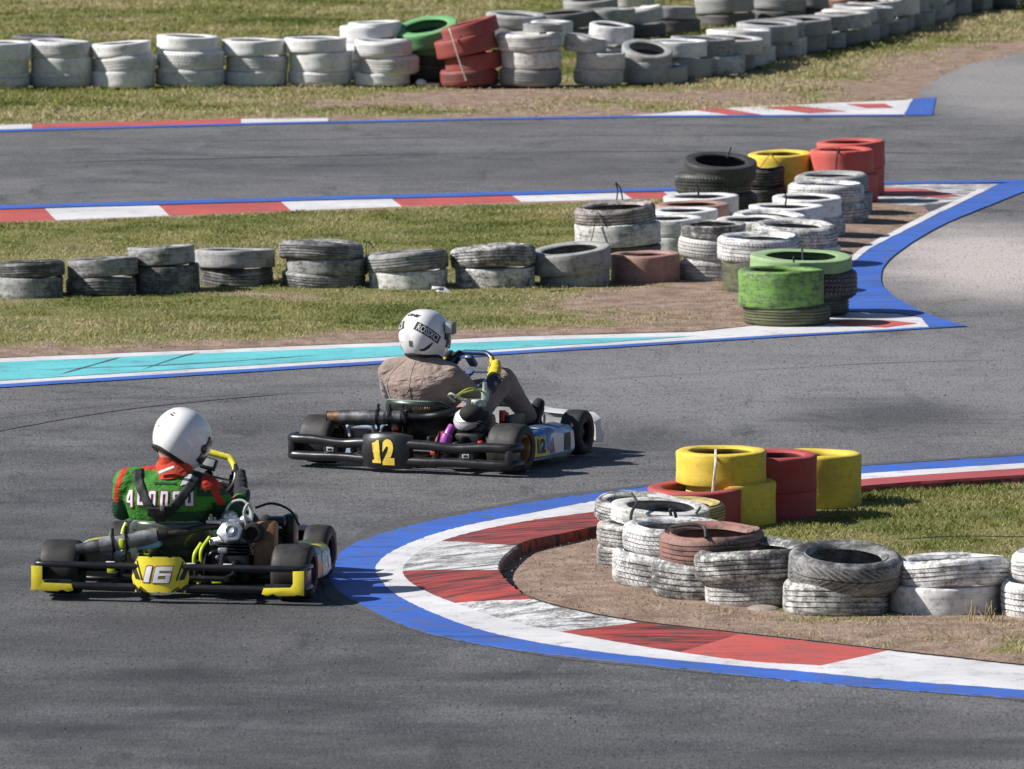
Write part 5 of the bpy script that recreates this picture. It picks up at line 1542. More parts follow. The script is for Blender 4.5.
MB().cyl((.228, -.0, .23), (.215, .0, .16), .012, None, 0, 10).box((.235, -.01, .24), (.05, .03, .03), 0, .008).ball((.205, -.01, .205), .014, 0).ball((.20, -.01, .16), .013, 0).build('carburettor', M['aluminium'], k)
MB().box((.425, .15, .255), (.115, .10, .25), 0, .02, rot=(R(-8), 0, 0)).build('airbox', M['tan_box'], k)
MB().lathe([(0, .0), (.052, .0), (.052, .045), (.046, .06), (.034, .062), (.030, .03), (0, .03)], 0, 28, Matrix.Translation((.375, .095, .325)) @ Matrix.Rotation(R(88), 4, 'X')).build('intake', M['padding'], k)
mb = MB().tube(catmull([(.20, .16, .37), (.235, .15, .46), (.30, .14, .485), (.345, .13, .45), (.35, .12, .39)], 6), .0065, 0, 8)
mb.tube(catmull([(.335, .10, .36), (.325, .09, .43), (.345, .10, .47), (.36, .12, .43), (.355, .12, .37)], 6), .008, 0, 8)
mb.build('fuel_hose', M['clear_hose'], k)
MB().tube(catmull([(.36, .2, .44), (.44, .24, .46), (.52, .30, .42), (.56, .34, .34)], 6), .0065, 0, 8).build('cable', M['black_metal'], k)
MB().tube(catmull([(.15, .02, .14), (.17, -.02, .22), (.21, 0, .24)], 5), .009, 0, 8).build('cable', M['black_metal'], k)
MB().box((.50, .40, .30), (.07, .12, .18), 0, .02).box((.45, .32, .36), (.10, .10, .05), 0, .02).build('radiator', M['black_metal'], k)
MB().cyl((.455, .50, .365), (.49, .47, .305), .019, None, 0, 14).cyl((.47, .485, .18), (.47, .485, .33), .008, None, 0, 10).build('bar_end', M['black_plastic'], k)
for q in (MB().box((-.285, -.05, .27), (.028, .03, .05), 0, .006), MB().box((-.34, -.05, .14), (.04, .03, .045), 0, .006),
          MB().tube(catmull([(.118, .0, .17), (.120, .0, .24), (.150, .06, .30)], 5), .009, 0, 9), MB().tube(catmull([(.080, .0, .17), (.085, .0, .22), (.110, .04, .27)], 5), .009, 0, 9),
          MB().cyl((.112, -.03, .07), (.112, -.03, .12), .013, None, 0, 10).box((.115, -.03, .088), (.065, .03, .014), 0, .005), MB().box((.215, -.06, .083), (.05, .03, .012), 0, .004),
          MB().tube(catmull([(-.295, .10, .36), (-.31, .08, .31), (-.30, .04, .22)], 5), .010, 0, 9)):
    q.build('seat_stay', M['neon'], k)
MB().box((-.16, .03, .255), (.13, .07, .035), 0, .012, rot=(0, R(-10), 0)).build('coolant_bottle', M['cyan'], k)
MB().lathe([(.02, -.004), (.085, -.004), (.085, .004), (.02, .004)], 0, 36, axis_x(.15, 0, .14), True).build('sprocket', M['dark_rim'], k)
mats = [M['black_plastic'], M['cyan'], M['plate_yellow'], M['orange'], M['white_ink'], M['blue_paint']]
shp = [([(.25, .10), (.82, .09), (.80, .19), (.30, .20)], 1, .002, False), ([(.32, .07), (.48, .06), (.50, .13), (.36, .17)], 3, .004, False), ([(.50, .06), (.68, .06), (.66, .09), (.54, .10), (.54, .19), (.50, .17)], 4, .005, False),
       ([(.66, .07), (.80, .07), (.80, .12), (.68, .15)], 5, .005, False), ([(.42, .26), (.645, .27), (.65, .52), (.42, .56)], 1, .003, True), ([(.43, .56), (.65, .54), (.64, .76), (.42, .78)], 2, .004, True)]
side_pod(k, 1, mats, shp)
side_pod(k, -1, mats, [([(.42, .26), (.645, .27), (.65, .52), (.42, .56)], 1, .003, True), ([(.43, .56), (.65, .54), (.64, .82), (.42, .82)], 2, .004, True)])
nose(k, 'black_plastic', 'grey_plastic')
shield(k, 'black_plastic', .50, .20, .12)
w16, T16, ring16 = steering(k, (.018, .64, .560), .145, R(56), 'black_plastic', 'yellow_tape', R(14), (28, 104))
MB().box(T16 @ V((-.01, .045, .03)), (.085, .065, .03), 0, .01, rot=(R(56), R(14), 0)).box(T16 @ V((-.01, .045, .047)), (.06, .042, .004), 1, .001, rot=(R(56), R(14), 0)).build('display', [M['black_plastic'], M['screen']], w16)
# ------------------------------------------------------------------ drivers
def ell(c, rx, ry, tilt=0.0, n=20, roll=0.0):
    """ellipse ring, level but tipped about x by tilt"""
    Mx = Matrix.Translation(c) @ Matrix.Rotation(roll, 4, 'Y') @ Matrix.Rotation(tilt, 4, 'X')
    return [Mx @ V((rx * math.cos(2 * math.pi * i / n), ry * math.sin(2 * math.pi * i / n), 0)) for i in range(n)]

def limb(mb, pts, rs):
    pts = [V(p) for p in pts]
    for (a, b), (r0, r1) in zip(zip(pts[:-1], pts[1:]), zip(rs[:-1], rs[1:])):
        n = max(2, int((b - a).length / (max(r0, r1) * 0.35)))
        mb.cyl(a, b, r0, r1, 0, 18)
    for p, r in zip(pts, rs):
        mb.ball(p, r * 0.995, 0, 18, 12)

def crease(me, amp, keep=None, seed=0.0):
    """cloth folds: push the skin in and out"""
    me.update()
    nrm = [v.normal.copy() for v in me.vertices]
    for v, n in zip(me.vertices, nrm):
        p = v.co
        k = 1.0 if keep is None else keep(p)
        q = V((p.x * 9 + seed, p.y * 9, p.z * 14))
        f = mnoise.noise(q + V((mnoise.noise(q * .6) * 2.2, 0, mnoise.noise(q * .5 + V((5, 0, 0))) * 2.2)))
        f2 = 1 - abs(mnoise.noise(V((p.x * 16 + seed, p.y * 10, p.z * 7 + p.x * 9)))) * 3
        v.co = p + n * k * (amp * f + amp * 0.5 * max(0, f2))
    me.update()

def glove(parent, ring, i, T, mat, side, wrist, name='glove'):
    """hand closed round the wheel rim at ring point i"""
    n = len(ring)
    c = ring[i]
    tan = (ring[(i + 1) % n] - ring[(i - 1) % n]).normalized()
    ctr = sum((V(p) for p in ring), V((0, 0, 0))) / n
    out = (c - ctr).normalized()
    out = (out - tan * out.dot(tan)).normalized()
    face = (T.to_3x3() @ V((0, 0, 1))).normalized()     # towards the driver
    mb = MB()
    wr = V(wrist)
    palm = c + out * .026 + face * .020
    # palm between wrist and rim
    limb(mb, [wr, wr.lerp(palm, .55), palm], [.034, .036, .030])
    mb.ball(palm - tan * .022, .024, 0); mb.ball(palm + tan * .022, .024, 0); mb.ball(palm, .028, 0)
    # four fingers wrap from the outer side round the far side and come back inside
    for kx, ln, rr in ((-.033, .92, .0098), (-.011, 1.05, .0105), (.011, 1.0, .0102), (.033, .82, .0090)):
        b = c + tan * kx
        q = .0285 * ln + .002
        p = [palm + tan * kx * .9, b + out * q - face * .004, b + out * .012 - face * q, b - out * .016 - face * q * .85, b - out * q * .95 - face * .004]
        limb(mb, p, [rr * 1.25, rr * 1.15, rr * 1.05, rr, rr * .85])
    # thumb lies along the rim on the driver's side
    up = tan if tan.z > 0 else -tan
    limb(mb, [palm - out * .01 + up * .008, c + face * .026 + up * .035 - out * .006, c + face * .022 + up * .062 - out * .012], [.016, .0125, .0105])
    # knitted cuff
    d = (wr - palm).normalized()
    limb(mb, [wr - d * .01, wr + d * .045], [.037, .040])
    me = voxel(mb, .0042, 3)
    return link_mesh(name, me, M[mat], parent), wr + d * .045

def shoe(parent, ankle, toe, mat):
    a, t = V(ankle), V(toe)
    mb = MB()
    limb(mb, [a, a.lerp(t, .45), t], [.046, .043, .036])
    d = (t - a).normalized()
    heel = a - d * .02 - V((0, 0, .05))
    limb(mb, [heel, t + V((0, .01, -.03))], [.036, .030])
    mb.box(heel.lerp(t + V((0, 0, -.03)), .5), (.075, .10, .08), 0, .02)
    me = voxel(mb, .007, 4)
    return link_mesh('shoe', me, M[mat], parent)

def helmet_shell(sx, sy, sz, cut=-.72):
    """grid of a full-face shell: chin bar forward (+y), flat rim underneath"""
    nu, nv = 56, 30
    vs, fs = [], []
    for j in range(nv + 1):
        el = math.pi / 2 - (math.pi / 2 - math.asin(cut)) * j / nv
        for i in range(nu):
            a = 2 * math.pi * i / nu
            x, y, z = math.cos(el) * math.cos(a), math.cos(el) * math.sin(a), math.sin(el)
            q_ = (abs(x) ** 2.35 + abs(y) ** 2.35 + abs(z) ** 2.35) ** (-1 / 2.35)
            x, y, z = x * q_, y * q_, z * q_
            front = max(0, y)
            # chin carried forward and down, nape tucked in
            k = 1.0 + .07 * front * max(0, -z) * 2.2 - .05 * max(0, -y) * max(0, -z) * 1.6
            zz = z * sz - .020 * max(0, -z) * front * 1.8
            sq = 1 + .05 * (1 - abs(z)) * (abs(x * y) * 2)
            vs.append((x * sx * k * sq, y * sy * k * sq, zz))
    for j in range(nv):
        for i in range(nu):
            fs.append([j * nu + i, (j + 1) * nu + i, (j + 1) * nu + (i + 1) % nu, j * nu + (i + 1) % nu])
    return vs, fs, nu, nv

def make_helmet(parent, Mh, decals):
    vs, fs, nu, nv = helmet_shell(.126, .158, .150)
    mb = MB().add(vs, fs, 0, Mh)
    me0 = mb.mesh('t', [], smooth=False); bv = bvh_of(me0); bpy.data.meshes.remove(me0)
    for f in decals: f(mb, bv, Mh)
    # rolled lower rim and padding inside
    low = [Mh @ V(vs[nv * nu + i]) for i in range(nu)]
    mats = [M['helmet_white'], M['black_ink'], M['white_ink'], M['olive'], M['red_ink'], M['grey_plastic']]
    h = mb.build('helmet', mats, parent, fix=False, angle=50)
    MB().tube(low, .0095, 0, 8, closed=True).build('rim_trim', M['padding'], h)
    inner = MB()
    c = sum(low, V((0, 0, 0))) / nu
    rows = [[c + (p - c) * s + (Mh.to_3x3() @ V((0, 0, 1))) * up for p in low] for s, up in ((.99, .0), (.93, -.012), (.72, -.004), (.45, .03))]
    inner.add([p for r in rows for p in r], [[j * nu + i, j * nu + (i + 1) % nu, (j + 1) * nu + (i + 1) % nu, (j + 1) * nu + i] for j in range(3) for i in range(nu)])
    inner.build('padding', M['padding'], h)
    # visor: a band of the shell standing proud, hinged at both sides
    mb = MB()
    rows = []
    for j in range(9):
        z = .058 - .105 * j / 8
        row = []
        for i in range(25):
            a = R(18 + 144 * i / 24)
            d = V((math.cos(a), math.sin(a), z / .145)).normalized()
            hit = None
            o_ = Mh @ V((0, 0, z * .55))
            hit, nn, ix, ds = bv.ray_cast(Mh @ (d * .6), (o_ - Mh @ (d * .6)).normalized())
            row.append(hit + (hit - Mh @ V((0, 0, 0))).normalized() * .004 if hit else Mh @ (d * .16))
        rows.append(row)
    mb.add([p for r in rows for p in r], [[j * 25 + i, j * 25 + i + 1, (j + 1) * 25 + i + 1, (j + 1) * 25 + i] for j in range(8) for i in range(24)])
    for s in (0, 24):
        p = rows[4][s]
        mb.ball(p, (.010, .022, .020), 0, 14, 8, (Mh.to_3x3()).to_4x4())
    v = mb.build('visor', M['visor'], h)
    sm = v.modifiers.new('shell', 'SOLIDIFY'); sm.thickness = .003; sm.offset = 1
    return h, bv

def put_on(mb, bv, Mh, sh, mi, az, el, roll=0.0, off=.0016, sx=1.0, sy=1.0):
    """lay a flat shape on the shell; az from straight behind towards the right, el upwards"""
    az, el = R(az), R(el)
    n = V((math.sin(az) * math.cos(el), -math.cos(az) * math.cos(el), math.sin(el)))
    u = V((math.cos(az), math.sin(az), 0))
    w = n.cross(u)
    u, w = u * math.cos(roll) + w * math.sin(roll), w * math.cos(roll) - u * math.sin(roll)
    R3 = Mh.to_3x3()
    vs, fs = sh
    vs = [V((p.x * sx, p.y * sy, 0)) for p in vs]
    a, b = drape((vs, fs), bv, Mh @ (n * .5), R3 @ u, R3 @ w, -(R3 @ n), off)
    mb.add(a, b, mi)

def rect(w, h, sk=0.0): return poly_shape([(-w / 2 - sk, -h / 2), (w / 2 - sk, -h / 2), (w / 2 + sk, h / 2), (-w / 2 + sk, h / 2)], .012)

def make_driver(kart, cx, label, cfg):
    p = empty('person', kart.location, kart.rotation_euler.z)
    tag(p, label, 'person', 'kart drivers')
    S = cfg
    hx, sx, hd = cx, S['sh'][0], V(S['head'])
    sz, sy = S['sh'][2], S['sh'][1]
    mb = MB()
    secs = []
    for z, y, rx, ry, x in ((.10, .40, .10, .08, hx), (.13, .37, .165, .12, hx), (.22, .31, .170, .125, hx), (.31, .25, .178, .125, hx * .6 + sx * .4), (.40, sy + .03, .195, .130, sx * .8 + hx * .2), (.48, sy + .0, .212, .128, sx),
                            (sz - .02, sy, .215, .112, sx), (sz + .03, sy + .012, .17, .088, sx + .1 * (hd.x - sx)), (sz + .062, sy + .025, .105, .072, sx + .25 * (hd.x - sx)), (sz + .085, sy + .035, .068, .064, sx + .4 * (hd.x - sx))):
        secs.append(ell((x, y, z), rx * S.get('wide', 1), ry, R(8)))
    mb.loft(secs)
    nb = V((sx + .25 * (hd.x - sx), sy + .03, sz + .05))
    limb(mb, [nb, nb.lerp(hd, .6), hd], [.062, .058, .075])
    sh_l, sh_r = V((sx - S['half'], sy + .01, sz - .015 + S.get('lift', 0))), V((sx + S['half'], sy + .03, sz - .03 - S.get('lift', 0)))
    limb(mb, [nb - V((.05, 0, .02)), sh_l, S['el_l'], S['wr_l']], [.06, .078, .054, .038])
    limb(mb, [nb + V((.05, 0, -.02)), sh_r, S['el_r'], S['wr_r']], [.06, .078, .056, .038])
    for s in (-1, 1):
        kn, an = V(S.get('knee', (.19, .74, .29))), V(S.get('ankle', (.21, 1.02, .17)))
        limb(mb, [(hx + s * .085, .42, .15), (s * kn.x, kn.y, kn.z), (s * an.x, an.y, an.z)], [.098, .078, .052])
    me = voxel(mb, .0105, 6)
    crease(me, S['amp'], lambda q: 1.0 if q.z < sz + .06 else .2, S['seed'])
    return p, me, (sh_l, sh_r)

# ---- driver of kart 12, plain brown suit
wr_l, wr_r = V(ring12[18]) + V((-.035, -.055, .0)), V(ring12[0]) + V((.04, -.06, -.015))
HD12 = V((-.056, .20, .734))
p12, me, shs = make_driver(kart12, -.065, 'kart driver in plain brown suit and white helmet with a small camera on it',
    dict(sh=(-.06, .155, .545), head=HD12, half=.185, el_l=(-.35, .36, .40), el_r=(.235, .33, .375), wr_l=wr_l + V((-.02, -.035, -.01)), wr_r=wr_r + V((.03, -.045, -.015)), amp=.0045, seed=3.3, wide=1.06, knee=(.165, .79, .445), ankle=(.235, .985, .22)))
me.materials.clear()
body = link_mesh('body', me, [M['brown_cloth'], M['black_cloth'], M['skin'], M['navy_cloth']], p12)
for f in me.polygons:
    c = f.center
    f.material_index = 0
    if c.z > .65 and abs(c.x - HD12.x) < .11: f.material_index = 1
    else:
        for el_, wr_ in ((V((-.35, .36, .40)), wr_l), (V((.235, .33, .375)), wr_r)):
            ax_ = wr_ - el_
            tt = (c - el_).dot(ax_) / ax_.length_squared
            if .25 < tt < 1.2 and (c - el_ - ax_ * tt).length < .062: f.material_index = 3
bv = bvh_of(me)
# seams of the suit back and a stand collar
mb = MB()
def seam(pts, r=.0022, mi=0):
    path = []
    for q in catmull([(*q, 0) for q in pts], 10):
        hit, nn, ix, ds = bv.ray_cast(V((q.x, -.6, q.y)), V((0, 1, 0)))
        if hit: path.append(hit + V((0, -.001, 0)))
    if len(path) > 2: mb.tube(path, r, mi, 6)
seam([(-.06, .60), (-.062, .50), (-.06, .40), (-.06, .34)])
seam([(-.13, .61), (-.20, .53), (-.225, .45), (-.22, .36)])
mb.build('seam', M['brown_cloth'], body)
col_ = []
for z, r in ((.600, .098), (.625, .088), (.655, .078), (.668, .080), (.650, .070)):
    col_.append(ell((HD12.x - .0, .185 + (z - .6) * .2, z), r, r * .92, R(12), 28))
MB().loft(col_, 0, True, False).build('collar', M['brown_cloth'], p12)
glove(p12, ring12, 1, T12, 'glove_yellow', 1, wr_r)
g_, _ = glove(p12, ring12, 17, T12, 'black_cloth', -1, wr_l)
MB().tube(catmull([wr_l + V((-.03, .0, .03)), wr_l + V((-.0, -.0, .045)), wr_l + V((.035, .0, .03))], 5), .008, 0, 8, flat=(2.2, 1)).build('cuff_band', M['yellow_tape'], g_)
shoe(p12, (.24, 1.00, .17), (.26, 1.08, .285), 'black_cloth')
shoe(p12, (-.24, 1.00, .17), (-.26, 1.08, .285), 'black_cloth')

def word(body_, size, mi, az, el, roll=0, off=.0016, sx=1, sy=1, bold=.0, shear=0):
    return lambda mb, bv, Mh: put_on(mb, bv, Mh, text_shape(body_, size, bold, shear, 1), mi, az, el, roll, off, sx, sy)
def patch(w, h, mi, az, el, roll=0, off=.0016, sk=0):
    return lambda mb, bv, Mh: put_on(mb, bv, Mh, rect(w, h, sk), mi, az, el, roll, off)
def outline(pts, mi, az, el, roll=0, off=.0016):
    return lambda mb, bv, Mh: put_on(mb, bv, Mh, poly_shape(pts, .012), mi, az, el, roll, off)
swoosh = [(1.25 * a_, 1.35 * b_) for a_, b_ in [(-.034, -.010), (-.026, -.014), (-.010, -.013), (.010, -.004), (.028, .014), (.034, .018), (.022, .020), (.004, .010), (-.012, .0), (-.024, -.004), (-.034, -.004)]]
MH12 = Matrix.Translation(HD12 + V((.0, .015, .012))) @ Matrix.Rotation(R(-6), 4, 'Z') @ Matrix.Rotation(R(1), 4, 'Y') @ Matrix.Rotation(R(-5), 4, 'X')
decals = []
for az, rl in ((40, R(-27)), (-47, R(27))):
    decals += [patch(.166, .050, 1, az, 8, rl, .0014), word('ROSSXCI', .0475, 2, az, 8, rl, .0030, .74, 1.08, .0006)]
decals += [word('ONE', .034, 1, -4, 44, R(-5), .0018, 1.15, .8, .0022, .25), patch(.024, .036, 3, 2, -19, R(-3), .0018), outline(swoosh, 1, 40, -27, R(6)), outline([(-x, y) for x, y in swoosh][::-1], 1, -52, -27, R(-6)),
           word('SNELL', .010, 5, -24, -16, 0, .0018, 1.1)]
h12, hb = make_helmet(p12, MH12, decals)
cam_p = MH12 @ V((.118, .055, .045))
ac = MB().box(MH12 @ V((.150, .045, .052)), (.052, .062, .074), 0, .008, rot=(0, 0, R(10))).box(MH12 @ V((.150, .045, .052)) + V((0, -.033, .0)), (.040, .006, .056), 1, .002, rot=(0, 0, R(10)))
ac.cyl(MH12 @ V((.118, .05, .03)), MH12 @ V((.140, .048, .040)), .016, .012, 2, 12).box(MH12 @ V((.112, .035, .028)), (.03, .045, .045), 2, .008).box(MH12 @ V((.122, .03, -.005)), (.022, .03, .03), 2, .006)
ac.build('action_camera', [M['grey_plastic'], M['silver'], M['black_plastic']], h12)

def suit_material():
    t = NT('green and red racing suit')
    vec = t.co('Object')
    n1 = t.noise(vec, 7, 4)
    c = t.mix(t.ramp(n1, 0.3, 0.7), (0.036, 0.185, 0.018), (0.052, 0.245, 0.026))
    c = t.mix(t.ramp(t.attr('dark_part'), -.004, .004), c, (0.014, 0.062, 0.024))
    c = t.mix(t.ramp(t.attr('red_part'), -.002, .002), c, (0.46, 0.04, 0.018))
    w = t.noise(t.co('Object', (1, 1, 2.0)), 13, 4, 0.55, 1.4)
    t.bump(w, 0.6, 0.03)
    return t.out(c, 0.7, 0, 0.3)

# ---- driver of kart 16, green and red suit, leaning into the bend
wr_l, wr_r = V(ring16[22]) + V((-.03, -.06, -.01)), V(ring16[0]) + V((.045, -.06, -.03))
HD16 = V((-.042, .20, .772))
p16, me, shs = make_driver(kart16, -.085, 'kart driver in green and red suit with black back straps and plain white helmet',
    dict(sh=(-.09, .145, .565), head=HD16 + V((-.03, -.02, -.03)), half=.205, el_l=(-.37, .33, .40), el_r=(.225, .32, .385), wr_l=wr_l + V((-.02, -.035, -.01)), wr_r=wr_r + V((.02, -.04, -.02)), amp=.005, seed=9.1, lift=.012, wide=1.06))
body = link_mesh('body', me, [suit_material(), M['red_cloth'], M['darkgreen_cloth'], M['black_cloth'], M['skin'], M['white_ink'], M['black_ink'], M['red_ink']], p16)
fr, fd = [], []
for v in me.vertices:
    x, y, z = v.co.x + .09, v.co.y, v.co.z
    fr.append(max(min(.017 - abs(abs(x) - (.245 + (z - .56) * -.35)), z - .455, .50 - y), min(x - .185, z - .54, .45 - y), min(z - .632, .13 - abs(x))))
    fd.append(max(min(x - .03, .43 - z), min(abs(x) - .235, .47 - z), min(x - .17, z - .505, .45 - y)))
for nm, vals in (('red_part', fr), ('dark_part', fd)):
    me.attributes.new(nm, 'FLOAT', 'POINT').data.foreach_set('value', vals)
for f in me.polygons:
    c = f.center
    f.material_index = 4 if c.z > .70 else (3 if (c.y > .46 and c.z > .3 and abs(c.x) < .35) or c.y > .55 else 0)
bv = bvh_of(me)
shapes = []
def on_back(sh, mi, O, off, roll=0.0):
    c, s = math.cos(roll), math.sin(roll)
    shapes.append((*drape(sh, bv, (O[0], -.6, O[1]), (c, 0, s), (-s, 0, c), (0, 1, 0), off), mi))
LET = {  # squared sports lettering, unit height 1
 '4': [[(.36, -.25), (.58, -.18), (.58, 1), (.40, 1)], [(.0, .30), (.16, .26), (.42, .82), (.42, 1), (.26, 1), (.0, .42)], [(.0, .26), (.36, .26), (.36, .10), (.10, .10), (0, .2)]],
 'L': [[(0, 0), (.20, 0), (.20, 1), (0, 1)], [(.2, 0), (.55, 0), (.52, .2), (.2, .2)]],
 'O': [[(0, .0), (.2, .0), (.2, 1), (0, .94)], [(.2, .8), (.6, .8), (.6, .95), (.54, 1), (.2, 1)], [(.42, .0), (.6, .0), (.6, .8), (.42, .8)], [(.2, 0), (.42, 0), (.42, .18), (.2, .18)]],
 'N': [[(0, 0), (.2, 0), (.2, 1), (0, 1)], [(.2, .8), (.42, .8), (.42, 1), (.2, 1)], [(.42, 0), (.62, 0), (.62, .94), (.56, 1), (.42, 1)]],
 'S': [[(0, .42), (.2, .42), (.2, 1), (.06, 1), (0, .94)], [(.2, .8), (.6, .8), (.6, 1), (.2, 1)], [(.2, .42), (.6, .42), (.6, .6), (.2, .6)], [(.4, .2), (.6, .2), (.6, .42), (.4, .42)], [(0, 0), (.54, 0), (.6, .06), (.6, .2), (0, .2)]],
}
def letters(txt, x0, z0, h, step, mi, grow, off):
    x = x0
    for ch in txt:
        for q in LET[ch]:
            cxx = sum(a for a, b in q) / len(q); czz = sum(b for a, b in q) / len(q)
            pts = [((a * .86) * h + (grow if a > cxx else -grow), b * h + (grow if b > czz else -grow)) for a, b in q]
            on_back(poly_shape(pts, .015), mi, (x, z0), off)
        x += step
letters('4LONSO', -.285, .462, .070, .0625, 7, .0055, .0035)
letters('4LONSO', -.285, .462, .070, .0625, 5, .0, .0055)
on_back(poly_shape([(-.06, 0), (.06, .0), (.055, .010), (-.055, .010)], .02), 2, (-.08, .565), .003)
on_back(poly_shape([(0, 0), (.045, .012), (.05, .055), (.02, .05)], .02), 5, (-.005, .56), .003)
me_ = body.data
join_shapes(me_, shapes)
# harness of the rib guard: two straps crossing low on the back
mb = MB()
def webbing(pts, w, off=.0045):
    c = catmull([(*q, 0) for q in pts], 12)
    l, r = [], []
    for i, q in enumerate(c):
        t = (c[min(i + 1, len(c) - 1)] - c[max(i - 1, 0)]).normalized()
        nn = V((-t.y, t.x, 0)) * w / 2
        rows_ = []
        for k_ in (-1, -.5, 0, .5, 1):
            s_ = q + nn * k_
            hit, n_, ix, ds = bv.ray_cast(V((s_.x, -.6, s_.y)), V((0, 1, 0)))
            if hit is None: hit, n_, ix, ds = bv.ray_cast(V((s_.x, .15, 1.0)), V((0, 0, -1)))
            hh = hit if hit is not None else V((s_.x, .1, s_.y))
            rows_.append(hh + V((0, -off, off * .4)))
        l.append(rows_)
    vs = [p for r_ in l for p in r_]
    mb.add(vs, [[i * 5 + j, i * 5 + j + 1, (i + 1) * 5 + j + 1, (i + 1) * 5 + j] for i in range(len(l) - 1) for j in range(4)])
webbing([(-.235, .634), (-.225, .58), (-.20, .53), (-.165, .47), (-.13, .42), (-.10, .37)], .047)
webbing([(.075, .625), (.060, .58), (.03, .53), (-.015, .47), (-.06, .43), (-.10, .39)], .047)
webbing([(-.17, .425), (-.10, .425), (-.03, .44)], .05, .0075)
ha = mb.build('harness', M['strap'], p16)
sm = ha.modifiers.new('shell', 'SOLIDIFY'); sm.thickness = .004; sm.offset = 0
MB().box((-.085, bv.ray_cast(V((-.085, -.6, .45)), V((0, 1, 0)))[0].y - .016, .45), (.022, .008, .03), 0, .003).build('buckle', M['grey_plastic'], ha)
# red neck wrap
col_ = []
for z, r, dx in ((.618, .118, -.035), (.65, .098, -.03), (.685, .080, -.022), (.715, .072, -.012), (.722, .074, -.010), (.70, .064, -.012)):
    col_.append(ell((-.062 + dx + .02, .165 + (z - .6) * .25, z), r, r * .88, R(14), 28, R(-6)))
mb = MB().loft(col_, 0, True, False)
nk = mb.build('neck_wrap', M['red_cloth'], p16)
MB().box((-.075, .165 + .012 - .105, .640), (.09, .012, .016), 0, .004, rot=(R(-25), R(-22), 0)).build('print', M['white_ink'], nk)
glove(p16, ring16, 1, T16, 'black_cloth', 1, wr_r)
glove(p16, ring16, 21, T16, 'black_cloth', -1, wr_l)
shoe(p16, (.20, 1.07, .17), (.22, 1.13, .27), 'black_cloth')
shoe(p16, (-.20, 1.07, .17), (-.22, 1.13, .27), 'black_cloth')
MH16 = Matrix.Translation(HD16 + V((.015, .02, .02))) @ Matrix.Rotation(R(20), 4, 'Y') @ Matrix.Rotation(R(-30), 4, 'Z') @ Matrix.Rotation(R(-20), 4, 'X')
decals = [patch(.026, .010, 4, -6, 22, R(-14), .0016, .003), patch(.022, .006, 5, -6, 27, R(-14), .0016), patch(.018, .008, 5, -18, -8, R(-14)), patch(.016, .003, 5, -18, -3, R(-14)), patch(.012, .005, 5, -30, 47, R(-20)),
          ]
make_helmet(p16, MH16, decals)
# ------------------------------------------------------------------ grass: blades growing where the earth is not bare
def blade_material():
    t = NT('grass blades')
    tint = t.attr('tint')
    c = t.mix(t.ramp(tint, 0.05, 0.5), (0.095, 0.135, 0.026), (0.30, 0.305, 0.092))
    c = t.mix(t.ramp(tint, 0.45, 0.95), c, (0.52, 0.44, 0.26))
    t.b.inputs['Subsurface Weight'].default_value = 0.0
    t.out(c, 0.6, 0, 0.25)
    # thin blades let some light through
    tr = t.n('ShaderNodeBsdfTranslucent'); t.t.links.new(c, tr.inputs[0])
    mx = t.n('ShaderNodeMixShader'); mx.inputs[0].default_value = 0.35
    out = t.t.nodes['Material Output']
    t.t.links.new(t.b.outputs[0], mx.inputs[1]); t.t.links.new(tr.outputs[0], mx.inputs[2]); t.t.links.new(mx.outputs[0], out.inputs[0])
    return t.mat
BLADE = blade_material()
FOOT = np.array([(o.location.x, o.location.y) for o in TYRES if o.location.z < 0.25])

